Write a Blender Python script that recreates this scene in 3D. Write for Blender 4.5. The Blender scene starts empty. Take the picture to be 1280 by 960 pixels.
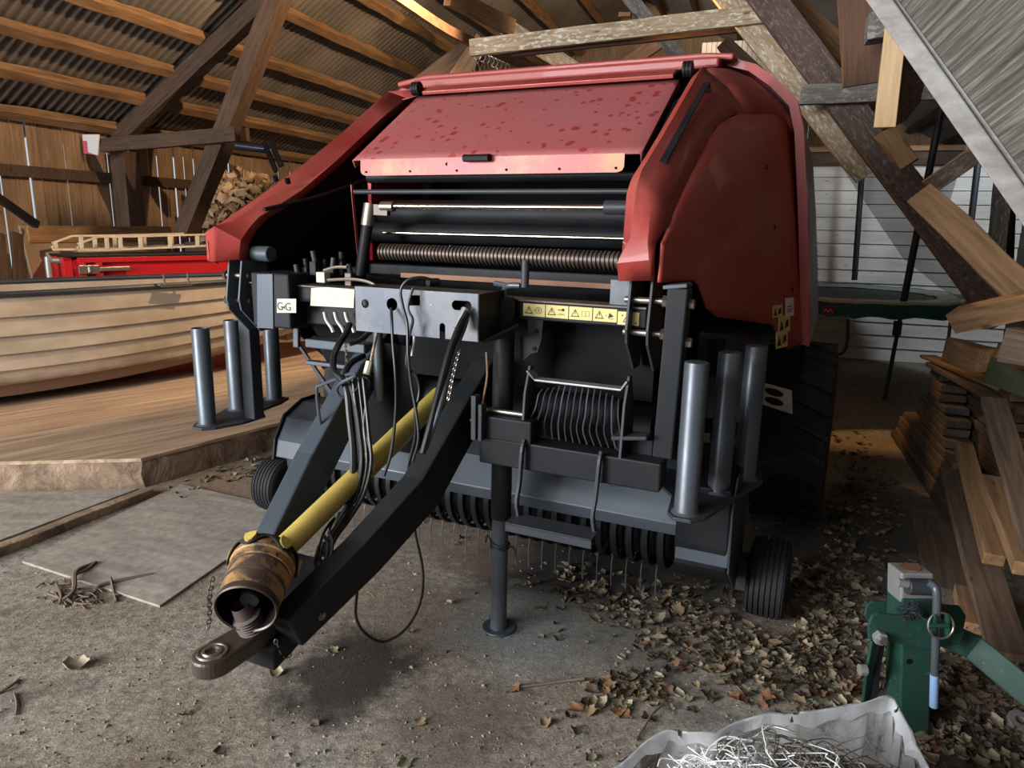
import bpy, bmesh, math, random
from mathutils import Vector, Matrix
R = math.radians
C = bpy.context.scene.collection
scene = bpy.context.scene
random.seed(6)
# ------------------------------------------------------------------ camera
CAMH, FPX = 1.65, 890.0
TH, ROLL = R(12.6), R(-1.07)
fw = Vector((0, math.cos(TH), -math.sin(TH)))
r0 = Vector((1, 0, 0)); u0 = r0.cross(fw)
rt = r0 * math.cos(ROLL) - u0 * math.sin(ROLL)
up = rt.cross(fw)
cd = bpy.data.cameras.new('camera'); cam = bpy.data.objects.new('camera', cd); C.objects.link(cam)
cd.sensor_width = 36; cd.lens = FPX / 1280 * 36; cd.clip_start = .02
m = Matrix((rt, up, -fw)).transposed().to_4x4(); m.translation = Vector((0, 0, CAMH)); cam.matrix_world = m
scene.camera = cam
scene.view_settings.view_transform = 'Standard'; scene.view_settings.look = 'None'
scene.view_settings.exposure = 0.25; scene.view_settings.gamma = 1; scene.view_settings.use_curve_mapping = False

# ------------------------------------------------------------------ frames of the place
class Fr:
    def __init__(s, yaw, ox=0, oy=0):
        a = R(yaw); s.yaw = -a
        s.u = Vector((math.cos(a), -math.sin(a), 0)); s.v = Vector((math.sin(a), math.cos(a), 0)); s.o = Vector((ox, oy, 0))
        s.z = Vector((0, 0, 1))
    def __call__(s, u, v, z): return s.o + s.u * u + s.v * v + s.z * z
    def hit(s, px, py, **k):                       # measured point of the place on a known plane of this frame
        d = fw + rt * ((px - 640) / FPX) - up * ((py - 480) / FPX); c = Vector((0, 0, CAMH)) - s.o
        (n, val), = k.items(); ax = {'u': s.u, 'v': s.v, 'z': s.z}[n]
        return s.o + c + d * ((val - c.dot(ax)) / d.dot(ax))
B = Fr(24.7, -0.10397, 3.3092)      # the baler: u across, v to its rear
G = Fr(18.5)                        # the barn: u across, v along the ridge
W = Fr(0)

# ------------------------------------------------------------------ light
w = bpy.data.worlds.new('world'); scene.world = w; w.use_nodes = True
bg = w.node_tree.nodes['Background']; bg.inputs[0].default_value = (.78, .88, 1, 1); bg.inputs[1].default_value = .6
def area(name, loc, target, sx, sy, power, col):
    l = bpy.data.lights.new(name, 'AREA'); l.shape = 'RECTANGLE'; l.size = sx; l.size_y = sy; l.energy = power; l.color = col
    o = bpy.data.objects.new(name, l); C.objects.link(o); o.location = loc
    o.rotation_euler = (Vector(target) - Vector(loc)).to_track_quat('-Z', 'Y').to_euler(); return o
def spot(name, loc, target, ang, power, col, rad=.05, blend=.2):
    l = bpy.data.lights.new(name, 'SPOT'); l.spot_size = R(ang); l.energy = power; l.color = col; l.shadow_soft_size = rad; l.spot_blend = blend
    o = bpy.data.objects.new(name, l); C.objects.link(o); o.location = loc
    o.rotation_euler = (Vector(target) - Vector(loc)).to_track_quat('-Z', 'Y').to_euler(); return o
area('doorway_daylight', G(-6.8, -4.2, 2.4), G(-1.2, 3.4, .8), 4.0, 3.0, 1250, (.95, .97, 1))
area('gable_fill', G(-3.6, -3.4, 3.8), G(-1.6, 3.6, 1.5), 3.0, 1.2, 230, (.93, .96, 1))  # second lamp added behind the camera to brighten the red top faces
spot('rear_roof_fill', G(-1.0, 9.6, 4.2), G(-3.4, 12.0, 4.6), 130, 230, (1, .72, .45), .05, .4)  # added warm lamp, lights the far roof slope; no real fitting there
spot('left_roof_fill', G(-2.5, 6.0, 3.95), G(-7.0, 6.3, 3.1), 125, 480, (1, .70, .42), .03)  # invented source for the warm light raking the left roof
spot('lumber_fill', G(-1.3, 7.4, 3.95), G(1.5, 5.1, .9), 44, 300, (1, .55, .22), .03, .15)  # invented lamp standing in for sun patches on the lumber and floor

# ------------------------------------------------------------------ materials
def mat(name, col=(.5, .5, .5), rough=.6, metal=0, **k):
    m = bpy.data.materials.new(name); m.use_nodes = True
    b = m.node_tree.nodes['Principled BSDF']
    b.inputs['Base Color'].default_value = (*col, 1); b.inputs['Roughness'].default_value = rough; b.inputs['Metallic'].default_value = metal
    for kk, v in k.items(): b.inputs[kk].default_value = v
    return m
def N(m, t, **k):
    n = m.node_tree.nodes.new(t)
    for a, v in k.items():
        if a.startswith('i_'): n.inputs[int(a[2:]) if a[2:].isdigit() else a[2:]].default_value = v
        else: setattr(n, a, v)
    return n
def L(m, a, b): m.node_tree.links.new(a, b)
def ramp(m, fac, stops, interp='LINEAR'):
    n = N(m, 'ShaderNodeValToRGB'); e = n.color_ramp.elements; n.color_ramp.interpolation = interp
    while len(e) < len(stops): e.new(.5)
    for i, (p, c) in enumerate(stops): e[i].position = p; e[i].color = (*c, 1)
    L(m, fac, n.inputs[0]); return n.outputs[0]
def noise(m, vec, scale, detail=4, rough=.55, dist=0):
    n = N(m, 'ShaderNodeTexNoise'); n.inputs['Scale'].default_value = scale; n.inputs['Detail'].default_value = detail
    n.inputs['Roughness'].default_value = rough; n.inputs['Distortion'].default_value = dist
    if vec is not None: L(m, vec, n.inputs['Vector'])
    return n.outputs['Fac']
def P_(m): return m.node_tree.nodes['Principled BSDF']
def mapping(m, scale=(1, 1, 1), out='Object', rnd=True):
    tc = N(m, 'ShaderNodeTexCoord'); mp = N(m, 'ShaderNodeMapping'); mp.inputs['Scale'].default_value = scale
    if rnd:
        oi = N(m, 'ShaderNodeObjectInfo'); ma = N(m, 'ShaderNodeVectorMath', operation='SCALE'); ma.inputs[0].default_value = (7, 13, 5)
        L(m, oi.outputs['Random'], ma.inputs['Scale']); ad = N(m, 'ShaderNodeVectorMath', operation='ADD')
        L(m, tc.outputs[out], ad.inputs[0]); L(m, ma.outputs[0], ad.inputs[1]); L(m, ad.outputs[0], mp.inputs['Vector'])
    else: L(m, tc.outputs[out], mp.inputs['Vector'])
    return mp.outputs[0]
def bump(m, h, strength=.3, dist=.01):
    b = N(m, 'ShaderNodeBump'); b.inputs['Strength'].default_value = strength; b.inputs['Distance'].default_value = dist
    L(m, h, b.inputs['Height']); L(m, b.outputs[0], m.node_tree.nodes['Principled BSDF'].inputs['Normal'])
def mix(m, f, a, b, mode='MIX'):
    n = N(m, 'ShaderNodeMix', data_type='RGBA', blend_type=mode)
    if hasattr(f, 'links') or not isinstance(f, (int, float)): L(m, f, n.inputs[0])
    else: n.inputs[0].default_value = f
    for s, x in ((n.inputs[6], a), (n.inputs[7], b)):
        if isinstance(x, tuple): s.default_value = (*x, 1)
        else: L(m, x, s)
    return n.outputs[2]
def wood(name, light, dark, rough=.8, sc=1.0, spots=None, contrast=(.3, .7)):
    """boards whose grain runs along local x"""
    m = mat(name, light, rough)
    v = mapping(m, (1.2 * sc, 16 * sc, 16 * sc)); g = noise(m, v, 2.2, 6, .6, .6)
    v2 = mapping(m, (1.0, 2.2, 2.2)); big = noise(m, v2, 1.6, 3)
    c = ramp(m, g, [(contrast[0], dark), (contrast[1], light)])
    c = mix(m, ramp(m, big, [(.35, (.55, .55, .55)), (.65, (1.15, 1.1, 1.05))]), c, c, 'MULTIPLY') if False else mix(m, .6, c, ramp(m, big, [(.3, (.5, .48, .46)), (.7, (1, 1, 1))]), 'MULTIPLY')
    vr = N(m, 'ShaderNodeTexVoronoi'); vr.inputs['Scale'].default_value = 2.3; L(m, mapping(m, (.9, 3.2, 3.2)), vr.inputs['Vector'])
    c = mix(m, ramp(m, vr.outputs['Distance'], [(.03, (1, 1, 1)), (.09, (0, 0, 0))]), c, tuple(x * .45 for x in dark))
    if spots:
        s = noise(m, mapping(m, (5, 14, 14)), 3, 6, .7); c = mix(m, ramp(m, s, [(.52, (0, 0, 0)), (.62, (1, 1, 1))]), c, spots)
    L(m, c, P_(m).inputs['Base Color']); bump(m, g, .35, .006); return m
M = {}
M['raw'] = wood('rough_sawn_wood', (.42, .24, .11), (.20, .105, .048))
M['bark'] = wood('waney_edge_wood', (.48, .28, .13), (.18, .09, .042), sc=.7)
M['dark'] = wood('old_brown_beam', (.125, .070, .040), (.045, .026, .016))
M['reddish'] = wood('reddish_brown_board', (.20, .10, .055), (.10, .05, .028))
M['purple'] = wood('stained_brown_timber', (.17, .11, .085), (.075, .05, .04), spots=(.22, .17, .14))
M['white'] = wood('flaking_limewashed_wood', (.62, .50, .34), (.30, .19, .10), spots=(.70, .66, .56))
M['grey'] = wood('weathered_grey_wood', (.26, .235, .21), (.12, .105, .095), spots=(.34, .33, .32))
M['pale'] = wood('fresh_pale_wood', (.78, .56, .33), (.60, .38, .19))
M['wall'] = wood('barn_wall_planks', (.40, .26, .145), (.22, .13, .07))
M['lumber'] = wood('old_lumber', (.21, .135, .085), (.075, .05, .034))
M['lumber2'] = wood('greyed_lumber', (.12, .095, .075), (.045, .036, .03))
M['ladder'] = wood('ladder_pine', (.80, .68, .48), (.62, .47, .30))
# painted metal
def paint(name, col, dirt, rough=.4, amt=.5, sc=3, scratch=None, metal=0, bmp=.05, coat=0):
    m = mat(name, col, rough, metal); v = mapping(m, (1, 1, 1))
    a = noise(m, v, sc, 6, .65); b_ = noise(m, v, sc * 9, 4, .7)
    f = N(m, 'ShaderNodeMath', operation='MULTIPLY'); L(m, ramp(m, a, [(.38, (0, 0, 0)), (.72, (1, 1, 1))]), f.inputs[0]); f.inputs[1].default_value = amt
    c = mix(m, f.outputs[0], col, dirt)
    if scratch: c = mix(m, ramp(m, b_, [(.66, (0, 0, 0)), (.70, (1, 1, 1))]), c, scratch)
    L(m, c, P_(m).inputs['Base Color'])
    rr = N(m, 'ShaderNodeMapRange'); L(m, a, rr.inputs[0]); rr.inputs[3].default_value = rough - .12; rr.inputs[4].default_value = rough + .22; L(m, rr.outputs[0], P_(m).inputs['Roughness'])
    bump(m, b_, bmp, .003); P_(m).inputs['Coat Weight'].default_value = coat; return m
M['red'] = paint('faded_red_paint', (.36, .042, .034), (.42, .125, .095), .42, .75, 2.6, scratch=(.28, .03, .025), coat=.12)
M['redlid'] = paint('dusty_red_paint', (.42, .07, .065), (.36, .10, .09), .5, .7, 3)
M['boxred'] = paint('bright_red_paint', (.52, .012, .018), (.42, .02, .02), .35, .4, 3)
M['slate'] = paint('dark_slate_paint', (.034, .040, .048), (.07, .066, .06), .42, .5, 3.5, metal=.1)
M['slatelite'] = paint('blue_grey_paint', (.072, .092, .115), (.11, .105, .10), .36, .5, 2.5, metal=.2)
M['drawdark'] = paint('near_black_paint', (.011, .013, .015), (.030, .029, .027), .46, .5, 3)
M['black'] = paint('black_paint', (.010, .011, .014), (.028, .025, .023), .45, .5, 4)
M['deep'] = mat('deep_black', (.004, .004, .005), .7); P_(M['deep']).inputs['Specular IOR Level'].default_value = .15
M['tube'] = paint('worn_steel_tube', (.10, .118, .14), (.055, .052, .05), .34, .6, 5, metal=.35, bmp=.12)
M['steel'] = paint('bare_steel', (.42, .38, .33), (.18, .13, .09), .35, .6, 6, metal=.9)
M['chrome'] = mat('polished_rod', (.72, .66, .55), .18, 1)
M['galv'] = paint('galvanised_steel', (.42, .43, .42), (.25, .22, .19), .45, .6, 8, metal=.6)
M['plate'] = paint('scuffed_grey_plate', (.060, .072, .095), (.22, .215, .22), .42, .75, 5, scratch=(.30, .27, .24), metal=.3)
M['yellow'] = paint('dirty_yellow_plastic', (.62, .47, .11), (.36, .26, .07), .45, .6, 9, scratch=(.07, .05, .03))
M['guard'] = mat('grimy_orange_plastic', (.42, .23, .075), .5)
_g = M['guard']; _v = mapping(_g); _c = ramp(_g, noise(_g, _v, 9, 7, .7, .6), [(.40, (.46, .27, .09)), (.52, (.30, .165, .07)), (.60, (.075, .048, .034))]); _c = mix(_g, ramp(_g, noise(_g, _v, 45, 4, .7), [(.58, (0, 0, 0)), (.66, (1, 1, 1))]), _c, (.045, .032, .028)); L(_g, _c, P_(_g).inputs['Base Color'])
M['grease'] = paint('greasy_iron', (.09, .07, .06), (.20, .16, .12), .42, .6, 9, metal=.6)
M['rubber'] = paint('black_rubber', (.014, .015, .018), (.034, .032, .03), .62, .6, 6)
M['hose'] = mat('black_hose', (.012, .012, .013), .42)
M['green'] = paint('dark_green_paint', (.007, .050, .034), (.02, .045, .033), .55, .5, 6, scratch=(.12, .14, .12))
M['label'] = paint('yellow_label', (.72, .60, .22), (.58, .46, .20), .5, .5, 14)
M['cream'] = paint('cream_label', (.62, .58, .44), (.45, .42, .33), .5, .6, 12, scratch=(.1, .09, .07))
M['ink'] = mat('black_ink', (.015, .013, .012), .6)
M['paper'] = mat('white_paper', (.72, .70, .68), .6)
M['sheen'] = mat('pink_red_edge', (.62, .12, .12), .35)
for _n, _s in (('black', .22), ('drawdark', .25), ('slate', .35), ('slatelite', .4), ('rubber', .3)): P_(M[_n]).inputs['Specular IOR Level'].default_value = _s
# floor
def _scale(m, a, k):
    n = N(m, 'ShaderNodeMath', operation='MULTIPLY'); L(m, a, n.inputs[0]); n.inputs[1].default_value = k; return n.outputs[0]
def floor_mat():
    m = mat('dusty_concrete', (.3, .28, .25), .92); v = mapping(m, (1, 1, 1), rnd=False)
    a = noise(m, v, .9, 6, .6, .3); f = noise(m, v, 26, 8, .75); g = noise(m, v, 120, 4, .8); k = noise(m, v, 1.7, 5, .6, .8)
    c = ramp(m, a, [(.32, (.25, .195, .14)), (.5, (.36, .315, .255)), (.68, (.38, .36, .32))])
    c = mix(m, .75, c, ramp(m, f, [(.36, (.36, .34, .31)), (.62, (1.3, 1.27, 1.22))]), 'MULTIPLY')
    c = mix(m, .5, c, ramp(m, g, [(.38, (.2, .19, .18)), (.60, (1.35, 1.35, 1.35))]), 'MULTIPLY')
    c = mix(m, ramp(m, k, [(.56, (0, 0, 0)), (.72, (.75, .75, .75))]), c, (.085, .07, .055))
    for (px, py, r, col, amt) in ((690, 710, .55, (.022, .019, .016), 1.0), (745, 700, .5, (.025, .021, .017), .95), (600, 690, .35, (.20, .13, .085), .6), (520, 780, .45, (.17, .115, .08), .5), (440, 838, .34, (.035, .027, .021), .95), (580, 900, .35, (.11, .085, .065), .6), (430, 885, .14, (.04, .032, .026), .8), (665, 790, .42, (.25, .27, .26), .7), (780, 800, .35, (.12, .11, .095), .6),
                                  (280, 610, .55, (.26, .165, .10), .75), (470, 650, .6, (.20, .15, .11), .5), (880, 720, .45, (.035, .032, .03), .8), (1000, 700, .8, (.06, .055, .045), .85), (1080, 650, .8, (.055, .05, .042), .85), (1180, 860, .6, (.11, .09, .07), .7), (1060, 560, .7, (.30, .19, .11), .5)):  # last entry paints a warm sunlit patch into the floor colour
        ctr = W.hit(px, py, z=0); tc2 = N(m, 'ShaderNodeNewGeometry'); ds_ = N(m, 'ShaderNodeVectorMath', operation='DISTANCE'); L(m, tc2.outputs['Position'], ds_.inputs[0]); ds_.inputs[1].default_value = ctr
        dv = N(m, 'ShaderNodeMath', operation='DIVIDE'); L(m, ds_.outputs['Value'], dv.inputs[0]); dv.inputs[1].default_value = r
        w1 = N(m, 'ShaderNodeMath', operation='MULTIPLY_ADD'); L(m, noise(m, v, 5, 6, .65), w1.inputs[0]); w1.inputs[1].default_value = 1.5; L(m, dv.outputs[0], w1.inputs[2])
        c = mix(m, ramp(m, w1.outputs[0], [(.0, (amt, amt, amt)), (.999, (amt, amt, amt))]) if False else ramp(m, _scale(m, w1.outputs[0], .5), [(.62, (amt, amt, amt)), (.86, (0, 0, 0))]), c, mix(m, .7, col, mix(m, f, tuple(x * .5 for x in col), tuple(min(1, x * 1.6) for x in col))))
    L(m, c, P_(m).inputs['Base Color']); s = N(m, 'ShaderNodeMath', operation='ADD'); L(m, f, s.inputs[0]); L(m, g, s.inputs[1]); bump(m, s.outputs[0], .6, .012); return m
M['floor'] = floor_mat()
def sheet_mat():
    m = mat('dusty_plywood', (.36, .32, .27), .85); v = mapping(m, (1, 6, 1), rnd=False); a = noise(m, v, 2, 6, .6, .4); f = noise(m, mapping(m, (1, 1, 1), rnd=False), 22, 6, .7)
    c = mix(m, .6, ramp(m, a, [(.3, (.27, .24, .20)), (.7, (.43, .39, .33))]), ramp(m, f, [(.35, (.55, .53, .5)), (.65, (1.15, 1.13, 1.1))]), 'MULTIPLY')
    L(m, c, P_(m).inputs['Base Color']); bump(m, f, .3, .006); return m
M['sheet'] = sheet_mat()
def deck_mat():
    m = mat('worn_plywood_deck', (.4, .3, .2), .7); v = mapping(m, (11, .45, 9), rnd=False); a = noise(m, v, 2.5, 7, .62, .5)
    c = ramp(m, a, [(.3, (.21, .13, .075)), (.5, (.42, .29, .185)), (.72, (.60, .46, .33))])
    L(m, c, P_(m).inputs['Base Color']); bump(m, a, .25, .006); return m
M['deck'] = deck_mat()
def corr_mat():
    m = mat('fibre_cement_sheet', (.20, .17, .145), .8); v = mapping(m, (1, 1, 1), rnd=False); a = noise(m, v, 1.5, 5); f = noise(m, v, 30, 5)
    c = mix(m, .5, ramp(m, a, [(.3, (.125, .108, .092)), (.7, (.21, .18, .15))]), ramp(m, f, [(.3, (.7, .7, .7)), (.7, (1.1, 1.1, 1.1))]), 'MULTIPLY')
    L(m, c, P_(m).inputs['Base Color']); return m
M['corr'] = corr_mat()
M['siding'] = wood('white_painted_siding', (.84, .80, .73), (.70, .66, .60), rough=.6)
M['ply'] = paint('brown_plywood_sheet', (.27, .19, .115), (.36, .27, .17), .75, .6, 2)
M['net'] = mat('black_net', (.03, .032, .036), .9); P_(M['net']).inputs['Alpha'].default_value = .55
M['blackpole'] = mat('black_foam', (.012, .013, .018), .55)
M['padgreen'] = paint('green_vinyl', (.02, .12, .10), (.04, .10, .08), .4, .5, 4)
M['padpale'] = mat('pale_green_vinyl', (.18, .24, .20), .45)
M['matt'] = mat('trampoline_mat', (.035, .04, .045), .7)
M['pad_trim'] = mat('cream_trim', (.55, .52, .36), .5)

# ------------------------------------------------------------------ mesh building (vertices given in world space)
class MB:
    def __init__(s): s.v = []; s.f = []; s.flat = set()
    def add(s, vs, fs):
        n = len(s.v); s.v += [Vector(x) for x in vs]; s.f += [tuple(i + n for i in f) for f in fs]; return s
    def box8(s, a): return s.add(a, [(0, 3, 2, 1), (4, 5, 6, 7), (0, 1, 5, 4), (1, 2, 6, 5), (2, 3, 7, 6), (3, 0, 4, 7)])
    def box(s, F, u0, u1, v0, v1, z0, z1):
        return s.box8([F(u0, v0, z0), F(u1, v0, z0), F(u1, v1, z0), F(u0, v1, z0), F(u0, v0, z1), F(u1, v0, z1), F(u1, v1, z1), F(u0, v1, z1)])
    def prism(s, poly, off):
        n = len(poly); off = Vector(off); p = [Vector(x) for x in poly]
        return s.add(p + [q + off for q in p], [tuple(range(n))[::-1], tuple(range(n, 2 * n))] + [(i, (i + 1) % n, n + (i + 1) % n, n + i) for i in range(n)])
    def tube(s, pts, r, n=12, caps=True, closed=False):
        pts = [Vector(p) for p in pts]; k = len(pts); rr = r if hasattr(r, '__len__') else [r] * k
        t0 = (pts[1] - pts[0]).normalized(); a = t0.orthogonal().normalized(); vs = []; fs = []
        for i, p in enumerate(pts):
            if closed: t = (pts[(i + 1) % k] - pts[i - 1]).normalized()
            else: t = (pts[min(i + 1, k - 1)] - pts[max(i - 1, 0)]).normalized()
            a = (a - t * a.dot(t)).normalized(); b = t.cross(a)
            vs += [p + (a * math.cos(2 * math.pi * j / n) + b * math.sin(2 * math.pi * j / n)) * rr[i] for j in range(n)]
        for i in range(k if closed else k - 1):
            q = (i + 1) % k
            fs += [(i * n + j, i * n + (j + 1) % n, q * n + (j + 1) % n, q * n + j) for j in range(n)]
        if caps and not closed: fs += [tuple(range(n))[::-1], tuple(range((k - 1) * n, k * n))]
        return s.add(vs, fs)
    def lathe(s, o, ax, prof, n=24, caps=False):
        o = Vector(o); ax = Vector(ax).normalized(); a = ax.orthogonal().normalized(); b = ax.cross(a); vs = []; fs = []; k = len(prof)
        for (t, r) in prof: vs += [o + ax * t + (a * math.cos(2 * math.pi * j / n) + b * math.sin(2 * math.pi * j / n)) * r for j in range(n)]
        for i in range(k - 1): fs += [(i * n + j, i * n + (j + 1) % n, (i + 1) * n + (j + 1) % n, (i + 1) * n + j) for j in range(n)]
        if caps: fs += [tuple(range(n))[::-1], tuple(range((k - 1) * n, k * n))]
        return s.add(vs, fs)
    def cyl(s, a, b, r, n=20):
        a = Vector(a); b = Vector(b); return s.lathe(a, b - a, [(0, r), ((b - a).length, r)], n, True)
    def grid(s, rows, closed=False):
        n = len(rows[0]); k = len(rows); vs = [p for r in rows for p in r]
        return s.add(vs, [(i * n + j, i * n + (j + 1) % n, (i + 1) * n + (j + 1) % n, (i + 1) * n + j) for i in range(k - 1) for j in range(n if closed else n - 1)])
    def sweep(s, path, w, h, side):
        """rectangular bar along path; side = horizontal width direction"""
        side = Vector(side).normalized(); path = [Vector(p) for p in path]; vs = []; k = len(path)
        for i, p in enumerate(path):
            t = (path[min(i + 1, k - 1)] - path[max(i - 1, 0)]).normalized(); n_ = t.cross(side).normalized()
            hh = h[i] if hasattr(h, '__len__') else h
            vs += [p - side * w / 2 - n_ * hh / 2, p + side * w / 2 - n_ * hh / 2, p + side * w / 2 + n_ * hh / 2, p - side * w / 2 + n_ * hh / 2]
        fs = [(3, 2, 1, 0), tuple(range((k - 1) * 4, k * 4))]
        for i in range(k - 1): fs += [(i * 4 + j, i * 4 + (j + 1) % 4, (i + 1) * 4 + (j + 1) % 4, (i + 1) * 4 + j) for j in range(4)]
        return s.add(vs, fs)
    def build(s, name, m, parent=None, smooth=False, bevel=0, thick=0, sub=0, origin=None, loose=False):
        me = bpy.data.meshes.new(name)
        if parent is not None: inv = WM[parent].inverted(); wm = WM[parent]
        else:
            if origin is None:
                xs = [p.x for p in s.v]; ys = [p.y for p in s.v]; zs = [p.z for p in s.v]
                origin = Vector(((min(xs) + max(xs)) / 2, (min(ys) + max(ys)) / 2, min(zs)))
            if not isinstance(origin, Matrix): origin = Matrix.Translation(origin)
            wm = origin; inv = wm.inverted()
        me.from_pydata([inv @ p for p in s.v], [], s.f); me.update()
        bm = bmesh.new(); bm.from_mesh(me); bmesh.ops.recalc_face_normals(bm, faces=bm.faces); bm.to_mesh(me); bm.free()
        o = bpy.data.objects.new(name, me); C.objects.link(o); me.materials.append(m)
        if parent is not None: o.parent = parent; WM[o] = wm
        else: o.matrix_world = wm; WM[o] = wm
        if smooth:
            me.polygons.foreach_set('use_smooth', [True] * len(me.polygons)); me.set_sharp_from_angle(angle=R(smooth if smooth > 1 else 40))
        if thick: md = o.modifiers.new('solid', 'SOLIDIFY'); md.thickness = thick; md.offset = -1
        if sub: md = o.modifiers.new('sub', 'SUBSURF'); md.levels = md.render_levels = sub
        if bevel: md = o.modifiers.new('bevel', 'BEVEL'); md.width = bevel; md.segments = 2; md.limit_method = 'ANGLE'; md.angle_limit = R(40)
        return o
WM = {}
def tag(o, label, cat, group=None, kind=None):
    if label: o['label'] = label
    if cat: o['category'] = cat
    if group: o['group'] = group
    if kind: o['kind'] = kind
    return o
def thing(name, label, cat, loc, yaw=0, group=None):
    o = bpy.data.objects.new(name, None); C.objects.link(o); o.empty_display_size = .1
    wm = Matrix.Translation(loc) @ Matrix.Rotation(yaw, 4, 'Z'); o.matrix_world = wm; WM[o] = wm
    return tag(o, label, cat, group)
def struct(o): o['kind'] = 'structure'; return o
def spline(pts, n=8):
    """smooth path through points"""
    p = [Vector(x) for x in pts]; p = [p[0] * 2 - p[1]] + p + [p[-1] * 2 - p[-2]]; out = []
    for i in range(1, len(p) - 2):
        for k in range(n):
            t = k / n; a, b, c, d = p[i - 1:i + 3]
            out.append(.5 * ((2 * b) + (c - a) * t + (2 * a - 5 * b + 4 * c - d) * t * t + (3 * b - a - 3 * c + d) * t ** 3))
    out.append(p[-2]); return out
def beam(name, p0, p1, w, h, m, label=None, cat='beam', group=None, side=None, rough=.004, bevel=.004, parent=None, ends=(0, 0), seed=None):
    """timber from p0 to p1: local x along the grain; w = width along 'side', h = the other way"""
    p0 = Vector(p0); p1 = Vector(p1); x = (p1 - p0); ln = x.length; x.normalize()
    y = Vector(side) if side is not None else Vector((0, 0, 1)).cross(x)
    if y.length < .01: y = Vector((1, 0, 0))
    y = (y - x * y.dot(x)).normalized(); z = x.cross(y)
    wm = Matrix((x, y, z)).transposed().to_4x4(); wm.translation = p0
    rnd = random.Random(seed if seed is not None else hash((round(p0.x, 3), round(p1.z, 3), round(ln, 3))) & 0xffff)
    n = max(2, int(ln / .25)); mb = MB(); rows = []
    for i in range(n + 1):
        t = ln * i / n; j = lambda: rnd.uniform(-rough, rough)
        rows.append([wm @ Vector((t, -w / 2 + j(), -h / 2 + j())), wm @ Vector((t, w / 2 + j(), -h / 2 + j())), wm @ Vector((t, w / 2 + j(), h / 2 + j())), wm @ Vector((t, -w / 2 + j(), h / 2 + j()))])
    mb.grid(rows, closed=True); k = n * 4
    mb.f += [(3, 2, 1, 0), (k, k + 1, k + 2, k + 3)]
    if parent is None: o = mb.build(name, m, origin=wm, bevel=bevel)
    else: o = mb.build(name, m, parent, bevel=bevel)
    if label: tag(o, label, cat, group)
    return o
def text_part(txt, size, P0, xdir, ydir, parent, m, name='lettering', ext=.0006):
    cu = bpy.data.curves.new('t', 'FONT'); cu.body = txt; cu.size = size; cu.extrude = ext; cu.resolution_u = 3
    t = bpy.data.objects.new('t', cu); C.objects.link(t); bpy.context.view_layer.update()
    me = bpy.data.meshes.new_from_object(t); bpy.data.objects.remove(t)
    x = Vector(xdir).normalized(); y = Vector(ydir).normalized(); z = x.cross(y); wm = Matrix((x, y, z)).transposed().to_4x4(); wm.translation = Vector(P0)
    me.transform(WM[parent].inverted() @ wm); me.name = name
    o = bpy.data.objects.new(name, me); C.objects.link(o); o.parent = parent; WM[o] = WM[parent]; me.materials.clear(); me.materials.append(m); return o
# ================================================================== THE BARN SHELL
K = 1.25
EZ, EU, SL, RU = 2.68, -7.5, .65, -2.5            # left eave height, wall line, slope, ridge line
RZ = EZ + SL * (RU - EU); SR = .5; RW = 3.0
def roofz(u): return EZ + SL * (u - EU) if u <= RU else RZ - SR * (u - RU)
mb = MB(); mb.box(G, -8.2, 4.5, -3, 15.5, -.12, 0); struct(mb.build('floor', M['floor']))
def roof(u0, u1, name):
    rows = []; per = .106; n = int(18.3 / per) * 6; U = [u0 + (u1 - u0) * t / 6 for t in range(7)]
    for i in range(n + 1):
        v = -3 + 18.3 * i / n; dz = .019 * math.sin(2 * math.pi * v / per)
        rows.append([G(u, v, roofz(u) + .05 + dz) for u in U])
    mb = MB(); mb.grid(rows); struct(mb.build(name, M['corr'], smooth=80, thick=.012))
roof(EU - .35, RU, 'ceiling'); roof(RU, RW + .35, 'ceiling')
# left wall: upright planks with daylight in the gaps between them
mb = MB(); v = -3.0; rnd = random.Random(3)
while v < 15.2:
    wd = rnd.uniform(.115, .16); gap = rnd.choice([.001, .004, .010, .014, .020, .028]); o_ = rnd.uniform(-.006, .006)
    mb.box(G, EU - .012 + o_, EU + o_, v, v + wd, 0, EZ + .03); v += wd + gap
wl = struct(mb.build('wall_left', M['wall'], origin=Matrix.Translation(G(EU, 5, 0)) @ Matrix.Rotation(R(90), 4, 'Y')))
# outer skin of rails and the gable
mb = MB()
for z in (.4, 2.05): mb.box(G, EU + .0, EU + .07, -3, 15.2, z, z + .12)
struct(mb.build('trim_1', M['dark']))
mb = MB(); v = EU; rnd = random.Random(9)
while v < RW:
    wd = rnd.uniform(.12, .16); mb.box8([G(v, 15.2, 0), G(v + wd, 15.2, 0), G(v + wd, 15.23, 0), G(v, 15.23, 0), G(v, 15.2, roofz(v) + .03), G(v + wd, 15.2, roofz(v + wd) + .03), G(v + wd, 15.23, roofz(v + wd) + .03), G(v, 15.23, roofz(v) + .03)]); v += wd + rnd.choice([.0, .002, .004])
struct(mb.build('wall_back', M['wall'], origin=Matrix.Translation(G(-1, 15.2, 0)) @ Matrix.Rotation(R(90), 4, 'Y')))
mb = MB(); v = -3.0
while v < 15.2:
    wd = rnd.uniform(.14, .19); mb.box(G, RW, RW + .03, v, v + wd, 0, roofz(RW) + .03); v += wd + rnd.choice([.0, .001, .003])
struct(mb.build('wall_right', M['dark'], origin=Matrix.Translation(G(RW, 5, 0)) @ Matrix.Rotation(R(90), 4, 'Y')))
# front gable wall beside the wide door opening (behind the camera)
mb = MB(); mb.box(G, -1.2, RW, -3, -2.95, 0, 2.9); mb.box(G, EU, RW, -3, -2.95, 3.1, 3.3); struct(mb.build('wall_front', M['dark']))
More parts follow.
